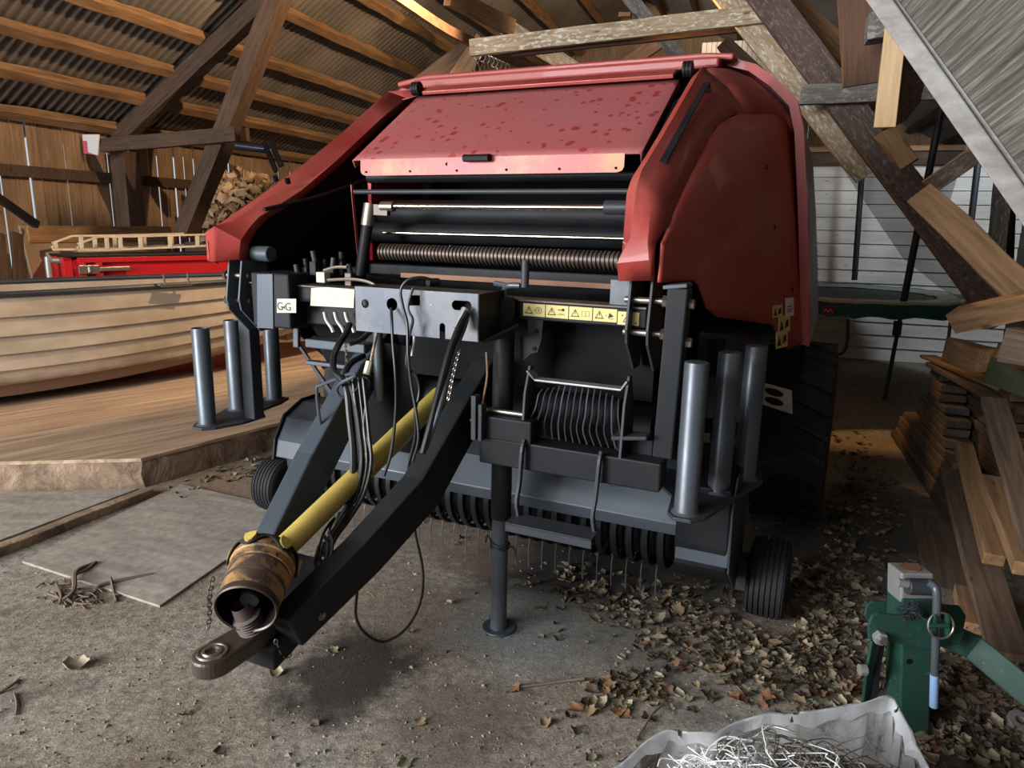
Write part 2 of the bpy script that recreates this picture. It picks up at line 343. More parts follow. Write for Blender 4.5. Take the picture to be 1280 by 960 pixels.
# white partition at the back right
mb = MB(); z = 0.0
while z < 2.46:
    mb.box8([G(-.6, 10.30, z), G(RW, 10.30, z), G(RW, 10.34, z), G(-.6, 10.34, z), G(-.6, 10.322, z + .158), G(RW, 10.322, z + .158), G(RW, 10.34, z + .158), G(-.6, 10.34, z + .158)]); z += .166
struct(mb.build('wall_partition', M['siding'], origin=Matrix.Translation(G(-.6, 10.3, 0)) @ Matrix.Rotation(B.yaw * 0 + G.yaw, 4, 'Z')))
mb = MB(); mb.box(G, -.6, RW, 10.22, 10.34, 2.46, 2.62); struct(mb.build('trim_2', M['dark'], origin=Matrix.Translation(G(-.6, 10.3, 2.46)) @ Matrix.Rotation(G.yaw, 4, 'Z')))
mb = MB(); mb.box(G, -.6, RW, 10.16, 12.0, 2.62, 2.68); struct(mb.build('trim_3', M['raw'], origin=Matrix.Translation(G(-.6, 10.3, 2.6)) @ Matrix.Rotation(G.yaw, 4, 'Z')))

# ------------------------------------------------------------------ purlins
ords = ['lowest', 'second lowest', 'third lowest', 'fourth lowest', 'fifth lowest', 'sixth lowest', 'seventh lowest', 'eighth lowest', 'ninth lowest', 'topmost']
for k, x in enumerate([.02, .405, .753, 1.137, 1.627, 2.065, 2.5, 2.95, 3.4, 3.85]):
    x *= K; u = EU + x + .05; n = Vector((0, 0, -1)); a = math.atan(SL)
    c = lambda v, u=u: G(u + .055 * math.sin(a), v, roofz(u) + .0 - .055 * math.cos(a))
    beam('purlin', c(-2.9), c(15.1), .125, .10, M['bark' if k % 2 else 'raw'], '%s rough-sawn roof purlin under the corrugated sheets, counted from the plank wall' % ords[k], 'purlin', 'roof purlins of the left roof slope', side=(G.u * math.cos(a) + G.z * math.sin(a)), rough=.008, bevel=.01)
for k, x in enumerate([.4, 1.15, 1.9, 2.65, 3.4, 4.15, 4.9]):
    u = RU + x; a = math.atan(-SR)
    c = lambda v, u=u: G(u, v, roofz(u) - .05)
    beam('purlin', c(-2.9), c(15.1), .10, .08, M['dark'], '%s dark purlin on the far roof slope beyond the ridge' % (['topmost', 'second', 'third', 'fourth', 'fifth', 'sixth', 'lowest'][k]), 'purlin', 'purlins of the right roof slope', side=(G.u * math.cos(a) + G.z * math.sin(a)))
beam('ridge_beam', G(RU, -2.9, RZ - .12), G(RU, 15.1, RZ - .12), .08, .18, M['dark'], 'dark ridge beam running under the peak of the corrugated roof', 'beam')

# ------------------------------------------------------------------ first truss (v about 5.5)
TV = 6.875
def g(x, y, v=TV): return G.hit(x, y, v=v)
beam('post', G(-7.3, 6.98, .0), G(-7.3, 6.98, 2.42), .21, .24, M['dark'], 'square brown barn post standing against the plank wall behind the leaning plywood', 'post', side=G.u)
beam('rafter', G(-7.4, 7.0, 2.56), G(RU, 7.0, RZ - .33), .15, .19, M['dark'], 'dark rafter climbing from the wall post under the left roof purlins', 'rafter', side=G.v)
beam('strut', g(232, 292, 6.78), g(357, -25, 6.78), .21, .18, M['dark'], 'thick slanting brown strut rising from beside the ladder to the roof, left side', 'strut', side=G.v)
beam('tie_beam', g(128, 182, 6.62), g(297, 168, 6.62), .09, .15, M['dark'], 'short horizontal brown tie board bolted across the slanting strut at left', 'beam', side=G.v)
beam('tie_beam', g(128, 182, 7.12), g(310, 168, 7.12), .06, .15, M['dark'], 'rear board of the paired horizontal tie at left, its end showing past the strut', 'beam', side=G.v)
beam('strut', g(941, -25, 6.81), g(1255, 400, 6.81), .15, .24, M['purple'], 'wide purplish brown strut slanting down to the right over the lumber pile', 'strut', side=G.v)
beam('strut', g(884, -35, 7.02), g(1083, 220, 7.02), .11, .19, M['white'], 'pale mottled brace running close beside the wide purplish strut', 'strut', side=G.v)
beam('tie_beam', g(1000, 119, 6.66), g(1200, 111, 6.66), .075, .15, M['grey'], 'grey weathered horizontal tie board crossing the wide purplish strut', 'beam', side=G.v)
# second truss
beam('collar_beam', G.hit(588, 60, v=6.92), G.hit(957, 17, v=6.92), .06, .15, M['white'], 'long collar beam with flaking white paint spanning above the red baler', 'beam', side=G.v)
beam('collar_beam', G.hit(640, 62, v=7.13), G.hit(950, 27, v=7.13), .05, .14, M['dark'], 'dark board paired behind the flaking white collar beam', 'beam', side=G.v)
beam('rafter', G.hit(505, 125, v=8.6), G.hit(600, 55, v=8.6), .14, .24, M['dark'], 'wide brown rafter end rising just behind the top left of the baler roof', 'rafter', side=G.v)
beam('strut', G.hit(560, 118, v=8.4), G.hit(606, 50, v=8.4), .1, .22, M['raw'], 'light wooden brace behind the hanging hooks above the baler', 'strut', side=G.v)
beam('brace', G.hit(750, 103, v=11.5), G.hit(835, 45, v=11.5), .1, .2, M['dark'], 'slanting dark brace before the far gable boards above the baler', 'brace', side=G.v)
beam('brace', G.hit(785, -5, v=9.0), G.hit(858, 82, v=9.0), .1, .16, M['grey'], 'grey weathered brace slanting down behind the white collar beam', 'brace', side=G.v)
beam('block', G.hit(774, 19, v=8.8), G.hit(789, 19, v=8.8), .1, .05, M['raw'], 'small reddish wood block by the top of the grey brace', 'block', side=G.v)
beam('brace', G.hit(610, 20, v=9.5), G.hit(735, 98, v=11.2), .12, .22, M['grey'], 'grey mottled timber slanting beneath the far roof above the hooks', 'brace', side=G.v)
beam('brace', G.hit(560, -5, v=8.0), G.hit(640, 35, v=9.2), .1, .2, M['raw'], 'brown timber near the roof peak above the hoist rail', 'brace', side=G.v)
beam('beam', G.hit(905, 55, v=9), G.hit(985, 130, v=8.5), .1, .16, M['dark'], 'dark timber passing behind the pale brace above the baler side', 'beam', side=G.v)
beam('beam', G.hit(985, 0, v=7.5), G.hit(1062, 70, v=7.2), .1, .17, M['raw'], 'brown timber seen between the wide strut and the upright panel', 'beam', side=G.v)
# gable end boards seen over the baler
mb = MB(); x = 880
for i in range(15):
    u = -1.08 + i * .075; mb.box(G, u, u + .068, 12.2, 12.23, 2.7, 4.45 - .0 * i)
tag(mb.build('gable_panel', M['siding'], origin=Matrix.Translation(G(-.6, 12.2, 2.7)) @ Matrix.Rotation(R(90), 4, 'Y')), 'upright panel of narrow pale boards far behind over the baler roof', 'panel')

# ------------------------------------------------------------------ boards and panels hanging upper right
beam('hanging_board', G.hit(1124, 0, v=4.0), G.hit(1105, 160, v=4.0), .05, .095, M['pale'], 'narrow fresh pale upright board on the edge of the dark timber', 'board', side=G.v)
mb = MB(); P = [G.hit(1132, 10, v=4.0), G.hit(1180, 10, v=4.25), G.hit(1150, 128, v=4.35), G.hit(1134, 150, v=4.3), G.hit(1104, 163, v=4.03)]
mb.prism(P, G.v * .05); tag(mb.build('plywood_piece', M['purple'], bevel=.003), 'dark tapering plywood piece hanging point down beside the pale board', 'board')
beam('hanging_board', G.hit(1078, -8, v=5.0), G.hit(1079, 106, v=5.0), .03, .23, M['reddish'], 'wide reddish upright board hanging between the strut and the pale board', 'board', side=G.v)
beam('hanging_board', G.hit(1053, -8, v=5.1), G.hit(1062, 104, v=5.1), .04, .07, M['reddish'], 'narrow reddish upright board just left of the wide hanging board', 'board', side=G.v)
beam('board_end', G.hit(1083, 36, v=4.75), G.hit(1113, 33, v=4.75), .14, .14, M['grey'], 'short grey board end sticking out beside the pale upright board', 'board', side=G.v)
beam('brace', G.hit(1160, 235, v=4.9), G.hit(1240, 178, v=4.9), .08, .10, M['purple'], 'short brown brace slanting up behind the roughly sawn plank at right', 'brace', side=G.v)
# near board, upper right
A = [W.hit(1105, -15, v=1.45), W.hit(1300, 262, v=1.30), W.hit(1420, 200, v=1.15), W.hit(1420, -60, v=1.3)]
mb = MB(); dd = (A[2] - A[1]); _ax = (A[1] - A[0]).normalized(); dd = (dd - _ax * dd.dot(_ax)).normalized(); A = [A[0] - _ax * .7, A[1] + _ax * .05, A[1] + _ax * .05 + dd * .62, A[0] - _ax * .7 + dd * .62]; mb.prism(A, Vector((.03, .045, 0))); ax = (A[1] - A[0]).normalized(); nz = Vector((.03, .045, 0)).normalized(); yy = nz.cross(ax).normalized()
wmx = Matrix((yy, ax, nz)).transposed().to_4x4(); wmx.translation = A[0]
def near_mat():
    m = mat('raised_grain_board', (.2, .17, .14), .75); mp = mapping(m, (3.0, 60, 3), rnd=False); a = noise(m, mp, 2.0, 7, .65, .35)
    c = ramp(m, a, [(.34, (.045, .037, .03)), (.5, (.10, .086, .072)), (.66, (.21, .19, .168))]); L(m, c, P_(m).inputs['Base Color']); bump(m, a, .7, .01); return m
tag(mb.build('weathered_board', near_mat(), origin=wmx, bevel=.003), 'big grey weathered board with raised grain close to the camera, upper right corner', 'board')
M['palegrey'] = wood('pale_weathered_edge', (.38, .365, .345), (.20, .19, .175))
mb = MB(); mb.sweep([A[0] - ax * .03 + yy * .016 - nz * .004, A[1] + ax * .02 + yy * .016 - nz * .004], .034, .006, yy)
mb.sweep([A[0] - ax * .03 - yy * .010 + nz * .014, A[1] + ax * .02 - yy * .010 + nz * .014], .02, .02, yy)
tag(mb.build('edge_batten', M['palegrey'], bevel=.003), 'thin grey batten along the edge of the near weathered board', 'batten')

# ------------------------------------------------------------------ planks leaning at the right over the lumber
def g2(x, y, v): return G.hit(x, y, v=v)
beam('sawn_plank', g2(1150, 243, 4.6), g2(1300, 385, 4.2), .07, .15, M['bark'], 'roughly sawn plank slanting down to the right, lit orange, under the dark brace', 'plank', side=G.v, rough=.01)
beam('sawn_plank', g2(1106, 164, 5.9), g2(1137, 206, 5.8), .05, .13, M['bark'], 'short wavy offcut wedged behind the purplish strut', 'plank', side=G.v, rough=.02)
beam('sawn_plank', g2(1196, 400, 4.3), g2(1310, 375, 3.9), .10, .11, M['bark'], 'short lit plank end pointing left above the lumber pile', 'plank', side=G.v, rough=.008)
beam('crosspiece', g2(1258, 430, 3.9), g2(1310, 440, 3.8), .12, .16, M['lumber'], 'stubby brown block under the short lit plank at the right edge', 'block', side=G.v)

# ------------------------------------------------------------------ hoist rail with hooks
pts = [G.hit(485, -12, v=6.0), G.hit(560, 38, v=6.9), G.hit(625, 68, v=7.8), G.hit(665, 84, v=8.4), G.hit(720, 92, v=9.2)]
t = thing('hanging_rail', 'rusty rail with a row of hooks running under the ridge above the baler', 'rail', pts[0])
M['rust'] = paint('rusty_iron', (.20, .095, .055), (.32, .19, .11), .6, .6, 12, metal=.3)
mb = MB(); mb.sweep(spline(pts, 4), .05, .09, G.u); mb.build('rail', M['rust'], t)
for k in range(8):
    P = Vector(pts[1]).lerp(Vector(pts[2]), .55 + k * .085) - Vector((0, 0, .06))
    mb = MB(); mb.tube([P + G.u * (.04 * math.cos(a)) - Vector((0, 0, .045 + .045 * math.sin(a))) for a in [R(x) for x in range(-90, 190, 28)]], .008, 6); mb.build('hook', M['steel'], t, smooth=True)
for k in range(9):
    P = Vector(pts[1]).lerp(Vector(pts[2]), .5 + k * .075) - Vector((0, 0, .14)); rr = random.Random(k)
    ps = [P + Vector((rr.uniform(-.03, .03), rr.uniform(-.03, .03), -z)) for z in (0, .12, .25, .4, .52)]
    mb = MB(); mb.tube(spline(ps, 4), .011, 6); tag(mb.build('rope', wood('rope_fibre_%d' % k, (.30, .24, .17), (.15, .11, .08)) if k == 0 else M['rope'], smooth=True), 'frayed grey-brown rope end hanging from the hooks of the rail above the baler', 'rope', 'rope ends on the hooks')
    if k == 0: M['rope'] = bpy.data.materials['rope_fibre_0']
# ================================================================== LEFT SIDE: deck, boat, red box
a = W.hit(176, 573, z=.2); sd = W.hit(380, 520, z=.2) - a; fd = W.hit(0, 577, z=.2) - a; sd.normalize(); fd.normalize()
D = Fr(42, -3.8, 5.2)
p2_, p3_, p4_ = a + sd * 3.6, a + fd * 4, a + sd * 3.6 + fd * 5.6 + sd * .6
DKA = a.copy(); DKN = Vector((-sd.y, sd.x, 0)); DKN = DKN if DKN.dot(fd) > 0 else -DKN
z0 = Vector((0, 0, -.2)); dn = Vector((0, 0, -.022))
mb = MB(); mb.prism([a, p2_, p2_ + D.v * .8 + D.u * -3.4, a + fd * 4.6 + D.v * 1.2, a + fd * 4.2], dn)
dk = thing('wooden_deck', 'raised plywood deck with an earthy timber edge carrying the boat', 'deck', Vector((a.x, a.y, 0)), D.yaw)
mb.build('deck_board', M['deck'], dk)
def rim_mat():
    m = mat('earthy_rim_timber', (.3, .2, .13), .9); v = mapping(m, (1, 1, 1), rnd=False); n1 = noise(m, v, 5, 7, .65, .5); n2 = noise(m, v, 40, 5, .7)
    c = ramp(m, n1, [(.32, (.09, .065, .05)), (.48, (.27, .18, .115)), (.68, (.42, .30, .20))]); c = mix(m, .5, c, ramp(m, n2, [(.3, (.6, .6, .6)), (.7, (1.1, 1.1, 1.1))]), 'MULTIPLY')
    L(m, c, P_(m).inputs['Base Color']); bump(m, n1, 1.0, .035); return m
M['rim'] = rim_mat(); fd3 = Vector((0, 0, .178))
inn = (fd + sd).normalized() * .06
def wavy(p, q, n, s): 
    rr = random.Random(s); return [p.lerp(q, i / n) + Vector((rr.uniform(-.008, .008), rr.uniform(-.008, .008), 0)) for i in range(n + 1)]
g0 = Vector((a.x, a.y, 0)) + inn * .3
for nm, q, inw, sdn in (('edge_timber', sd * 3.6, fd * .08, 1), ('edge_timber', fd * 4.1, sd * .08, 2)):
    pts = wavy(g0, g0 + q, 30, sdn); rows = []
    for i, p in enumerate(pts): rr = random.Random(i * 7 + sdn); j = rr.uniform(-.008, .008); rows.append([p, p + Vector((0, 0, .09)) - inw.normalized() * (.012 + j), p + Vector((0, 0, .178)) - inw.normalized() * (.008 - j), p + Vector((0, 0, .178)) + inw, p + inw])
    mb = MB(); mb.grid(rows, closed=True); mb.f += [tuple(range(5)), tuple(range(len(mb.v) - 5, len(mb.v)))]; mb.build(nm, M['rim'], dk, smooth=40)
# low platform in front of it
q0 = W.hit(186, 610, z=.05); q1 = W.hit(-30, 692, z=.05); d_ = (q1 - q0).normalized()
lp = thing('low_platform', 'low grey board platform with a brown edge strip at the left frame edge', 'platform', Vector((q1.x, q1.y, 0)), 0)
mb = MB(); mb.prism([q0 + fd * .06, q0 + d_ * 2.3 + fd * .06, q0 + d_ * 2.3 + fd * 2.5, q0 + fd * 3.0], Vector((0, 0, -.045))); mb.build('platform_board', M['sheet'], lp)
mb = MB(); mb.sweep([p - Vector((0, 0, .026)) for p in wavy(q0, q0 + d_ * 2.4, 16, 5)], .07, .052, d_.cross(Vector((0, 0, 1)))); mb.build('edge_strip', M['rim'], lp, bevel=.006)
# plywood sheets lying on the floor
s0, s1, s2 = G.hit(28, 704, z=0), G.hit(200, 760, z=0), G.hit(372, 640, z=0)
mb = MB(); s3 = s0 + (s2 - s1) * 1.0; mb.prism([s0, s1, s2, s3], Vector((0, 0, .012)))
tag(mb.build('floor_sheet', M['sheet'], origin=Matrix.Translation(s0) @ Matrix.Rotation(G.yaw, 4, 'Z'), bevel=.002), 'thin grey plywood sheet lying flat on the floor in front of the deck', 'sheet')
s4 = G.hit(75, 662, z=0); 

# ---- boat
bt = thing('clinker_boat', 'cream clinker rowing boat with overlapping planks standing on the deck', 'boat', D(-.6, .8, .2), D.yaw)
def hull_mat():
    m = mat('grubby_cream_hull', (.5, .42, .32), .45); v = mapping(m, (1, 1, 1), rnd=False); n1 = noise(m, v, 1.6, 6, .6); n2 = noise(m, mapping(m, (6, .7, 2), rnd=False), 3, 6, .6)
    c = ramp(m, n1, [(.3, (.42, .33, .23)), (.7, (.56, .475, .365))]); c = mix(m, .6, c, ramp(m, n2, [(.34, (.68, .62, .56)), (.6, (1.08, 1.06, 1.04))]), 'MULTIPLY')
    gz = N(m, 'ShaderNodeSeparateXYZ'); L(m, mapping(m, rnd=False), gz.inputs[0]); ad = N(m, 'ShaderNodeMath', operation='ADD'); L(m, gz.outputs[2], ad.inputs[0]); md = N(m, 'ShaderNodeMath', operation='MULTIPLY'); L(m, n1, md.inputs[0]); md.inputs[1].default_value = .18; L(m, md.outputs[0], ad.inputs[1])
    c = mix(m, ramp(m, ad.outputs[0], [(.30, (1, 1, 1)), (.36, (0, 0, 0))]), c, (.19, .115, .075))
    L(m, c, P_(m).inputs['Base Color']); return m
def bsec(t, s):
    """t 0 stern..1 bow, s 0 keel..1 gunwale -> (half beam, z)"""
    b = .60 * (1 - max(0, (t - .35) / .66) ** 2.3) * (1 - .12 * max(0, (.35 - t) / .35) ** 2)
    sh = .87 + .02 * max(0, t - .45); rock = .02 + .36 * max(0, t - .38) ** 2 / .33 + .05 * max(0, .3 - t)
    wv = b * (math.sin(s ** .5 * math.pi / 2) ** (.62 + .35 * max(0, t - .4)))
    return wv, rock + (sh - rock) * (s ** 1.25)
T = [i / 40 for i in range(41)]; LB = 5.6; V0 = -2.1
def bp(t, w_, z): return D(-.6 + w_, V0 + LB * t, .2 + z)
mb = MB(); NS = 7
for sgn in (1, -1):
    for k in range(NS):
        s_a, s_b = k / NS, (k + 1) / NS; rows = []
        for t in T:
            wa, za = bsec(t, s_a); wb, zb = bsec(t, s_b)
            rows.append([bp(t, sgn * max(0, wa), za + .0), bp(t, sgn * (max(0, wa) + .026 * (wa > .01)), za - .006), bp(t, sgn * max(0, wb), zb)])
        mb.grid(rows)
mb.build('hull', hull_mat(), bt, smooth=30)
mb = MB(); w0 = [bp(0, sg * bsec(0, s)[0], bsec(0, s)[1]) for sg in (1,) for s in [i / 10 for i in range(11)]] + [bp(0, -bsec(0, s)[0], bsec(0, s)[1]) for s in [i / 10 for i in range(10, -1, -1)]]
mb.prism(w0, D.v * -.03); mb.build('transom', M['deck'], bt)
for sg in (1, -1):
    mb = MB(); mb.tube([bp(t, sg * (bsec(t, 1)[0] + .012), bsec(t, 1)[1] + .01) for t in T], .024, 8); mb.build('gunwale', M['galv'] if 0 else M['slate'], bt, smooth=True)
for tt in (.42, .2, .68):
    mb = MB(); mb.box(D, -.6 - bsec(tt, .8)[0], -.6 + bsec(tt, .8)[0], V0 + LB * tt - .12, V0 + LB * tt + .12, .2 + .62, .2 + .65); mb.build('thwart', M['deck'], bt)
for px in (206, 236):
    P = D.hit(px, 352, u=.02); P.z = .2 + .87 + .03
    mb = MB(); mb.tube([P, P + Vector((0, 0, .085)) + D.v * (-.008)], .009, 8)
    if px == 206: mb.box8([P + D.u * x + D.v * y + Vector((0, 0, z)) for z in (-.02, .0) for x, y in ((-.03, -.03), (.03, -.03), (.03, .22), (-.03, .22))])
    mb.build('oarlock_pin', M['steel'], bt, smooth=True)

# ---- red box with latch, behind the boat
RU_ = -1.62
rb = thing('red_metal_box', 'bright red sheet-metal box body with a steel latch behind the boat', 'box', D(RU_ - .3, 1.5, .2), D.yaw)
tl = D.hit(82, 322, u=RU_); tl2 = D.hit(300, 316, u=RU_); base = .2; zt = tl.z
vL = (tl - D.o).dot(D.v); vE = (tl2 - D.o).dot(D.v) + .1; mb = MB(); mb.box(D, RU_ - .5, RU_ - .03, vL + .06, vE, base, zt - .02); mb.build('body', M['boxred'], rb, bevel=.01)
mb = MB()
mb.box(D, RU_ - .03, RU_ + .012, vL + .10, vE + .02, zt - .055, zt); mb.box(D, RU_ - .03, RU_ + .01, vL + .32, vE, base + .1, zt - .24)
mb.box(D, RU_ - .03, RU_ + .012, vL + .11, vL + .17, base, zt)
mb.box(D, RU_ - .03, RU_ + .012, vL + .26, vL + .32, base, zt - .02)
mb.box(D, RU_ - .53, RU_ - .02, vL - .02, vL + .06, base, zt); mb.build('flange', M['boxred'], rb, bevel=.006)
mb = MB(); mb.box(D, RU_ - .55, RU_ + .02, vL, vE, zt, zt + .02); mb.build('rubber_lid', M['black'], rb, bevel=.005)
lc = D.hit(112, 337, u=RU_ + .02); lv = (lc - D.o).dot(D.v); 
mb = MB(); mb.box(D, RU_ + .012, RU_ + .03, lv - .10, lv + .09, lc.z - .045, lc.z + .045); mb.cyl(D(RU_ + .03, lv, lc.z - .03), D(RU_ + .03, lv, lc.z + .03), .02); mb.box(D, RU_ + .012, RU_ + .035, lv + .09, lv + .38, lc.z - .022, lc.z + .022); mb.build('latch', M['steel'], rb, bevel=.006)
# bent galvanised tube beside it
q = [D.hit(70, 392, u=RU_ - .1), D.hit(60, 330, u=RU_ - .1), D.hit(64, 326, u=RU_ - .1), D.hit(80, 327, u=RU_ - .1) + D.v * .03]
mb = MB(); q[0].z = .2; mb.tube(spline(q, 5), .028, 10); tag(mb.build('bent_tube', M['galv'], smooth=True), 'galvanised bent tube standing at the left end of the red box', 'tube')
# pine ladder lying on edge on the red box
UL = RU_ - .25
lad = thing('pine_ladder', 'pale pine ladder frame with short rungs lying on the red box', 'ladder', D(UL, vL, zt + .02), D.yaw)
def dh(x, y, u=UL): return D.hit(x, y, u=u)
for off, yy, nm in ((0, 0, 0), (.16, -3, 1)):
    ff = lambda x, y: dh(x - (32 if nm else 0), y + (0 if not nm else -1), UL - off)
    mb = MB(); top = [ff(97, 305), ff(122, 296), ff(170, 295.5), ff(262, 293)]; mb.sweep(top, .02, .022, D.u); mb.build('rail', M['ladder'], lad, bevel=.003)
    mb = MB(); mb.sweep([ff(97, 308), ff(98, 313), ff(135, 312.6), ff(262, 307)], .02, .022, D.u); mb.build('rail', M['ladder'], lad, bevel=.003)
    for x in (101, 133, 150, 175, 212, 246):
        mb = MB(); mb.sweep([ff(x, 295 if x > 120 else 304), ff(x + 1, 312 - (x - 100) * .025)], .03, .035, D.u); mb.build('rung', M['ladder'], lad, bevel=.002)
# leaning plywood sheet and planks at the wall
U2 = -6.95
def gw(x, y, u=U2): return G.hit(x, y, u=u)
c1, c2 = gw(22, 282), gw(200, 280, U2); z = c1.z; v1, v2 = (c1 - G.o).dot(G.v), (c2 - G.o).dot(G.v)
mb = MB(); mb.box8([G(U2 + .25, v1, 0), G(U2 + .28, v1, 0), G(U2 + .28, v2, 0), G(U2 + .25, v2, 0), G(U2, v1, z), G(U2 + .03, v1, z), G(U2 + .03, v2, z), G(U2, v2, z)])
tag(mb.build('plywood_sheet', M['ply'], origin=Matrix.Translation(G(U2, v1, 0)) @ Matrix.Rotation(G.yaw, 4, 'Z'), bevel=.004), 'large brown plywood sheet leaning on the plank wall behind the red box', 'sheet')
mb = MB(); mb.box(G, U2 + .03, U2 + .07, v1 + .05, v2 + .1, z - .17, z + .0); tag(mb.build('top_batten', M['raw'], bevel=.005, origin=Matrix.Translation(G(U2, v1, z)) @ Matrix.Rotation(G.yaw + R(90), 4, 'Z')), 'reddish board along the top of the leaning plywood sheet', 'board')
for k, (xa, xb, lab) in enumerate(((-12, 9, 'old brown plank leaning on the wall at the very left edge of the picture'), (11, 30, 'old brown plank leaning on the wall just left of the plywood sheet'))):
    beam('leaning_plank', gw((xa + xb) / 2 + 6, 390, -6.55) * 1 - Vector((0, 0, 0)), gw((xa + xb) / 2, 291, -6.8), .03, .12, M['dark'], lab, 'plank', side=G.u)
beam('dark_bar', gw(-30, 228, -6.6), gw(46, 281, -6.75), .06, .07, M['black'], 'dark slanting bar reaching down to the plywood sheet at left', 'bar', side=G.u)
# reflector board behind the tie, bluish tube
mb = MB(); e = [g(103, 168, 6.55), g(124, 168, 6.55), g(122, 194, 6.55), g(105, 190, 6.55)]; mb.prism(e, G.v * .01)
tag(mb.build('marker_plate', M['paper']), 'small white and pink marker plate on the end of the left tie board', 'plate')
mb = MB(); e = [g(103.5, 176, 6.54), g(108, 176, 6.54), g(109, 190, 6.54), g(121, 194, 6.54), g(105, 191.5, 6.54)]; mb.prism(e, G.v * -.004)
o = mb.build('pink_stripe', mat('pink_red', (.62, .10, .13), .4), bpy.data.objects['marker_plate'])
mb = MB(); mb.tube([G.hit(284, 181, v=8.4), G.hit(338, 188, v=8.8)], .05, 12); tag(mb.build('blue_tube', mat('dark_blue_paint', (.02, .035, .09), .4), smooth=True), 'dark blue tube seen behind the strut near the left roof purlins', 'tube')
for k, (x0, y0, x1, y1) in enumerate(((330, 178, 345, 215), (338, 176, 352, 208))):
    beam('dark_upright', G.hit(x0, y0, v=8.5), G.hit(x1, y1, v=8.5), .05, .06, M['black'], ['left one of two dark slanting bars just above the red left cowl', 'right one of two dark slanting bars just above the red left cowl'][k], 'bar', side=G.v)
# heap of dry brown bark behind
rr = random.Random(5); mb = MB()
for k in range(520):
    px = rr.uniform(252, 345); ytop = 212 + abs(px - 300) * .35; py = ytop + (305 - ytop) * rr.random() ** .8
    P = G.hit(px, py, v=7.55 + rr.uniform(-.2, .25) + (305 - py) / 90 * .5)
    d1 = Vector((rr.gauss(0, 1), rr.gauss(0, 1), rr.gauss(0, .7))).normalized(); d2 = d1.orthogonal().normalized(); d2 = (d2 + d1.cross(d2) * rr.gauss(0, 1)).normalized(); nn = d1.cross(d2)
    l, w_ = rr.uniform(.10, .24), rr.uniform(.05, .11); c = rr.uniform(.015, .05)
    rows = [[P + d1 * (l * (i / 3 - .5)) + d2 * (w_ * (j / 2 - .5)) + nn * (c * (1 if j == 1 else 0) + c * math.sin(i * 1.3)) for j in range(3)] for i in range(4)]
    mb.grid(rows)
bk = mat('dry_bark', (.42, .27, .14), .8); v_ = mapping(bk); L(bk, ramp(bk, noise(bk, v_, 6, 5), [(.3, (.26, .15, .08)), (.7, (.56, .37, .20))]), P_(bk).inputs['Base Color'])
hp = mb.build('bark_heap', bk, thick=.006); tag(hp, 'heap of curled dry brown bark behind the slanting strut, left of the baler', 'bark', kind='stuff')
P1 = G.hit(245, 300, v=7.6); P2 = G.hit(365, 300, v=7.6)
mb = MB(); c0, c1_ = (P1 - G.o).dot(G.u), (P2 - G.o).dot(G.u); mb.box(G, c0, c1_, 7.4, 8.2, .2, P1.z - .02); tag(mb.build('bark_heap_support', M['lumber']), 'plain brown box added under the heap of bark to hold it up, hidden behind the boat', 'support')  # unseen box added so the bark heap does not float; no real crate
# ================================================================== THE ROUND BALER
UC = -.10                                            # its centre line
def mu(u): return 2 * UC - u                         # mirror across the centre line
bal = thing('round_baler', 'big red round baler with raised red front hood, dark slate drawbar and yellow driveshaft', 'baler', B(0, 0, 0), B.yaw)
def part(mb, name, m, parent=None, **k): return mb.build(name, m, parent or bal, **k)
def bh(x, y, **k): return B.hit(x, y, **k)
def ch(pts): return [B(*p) for p in pts]

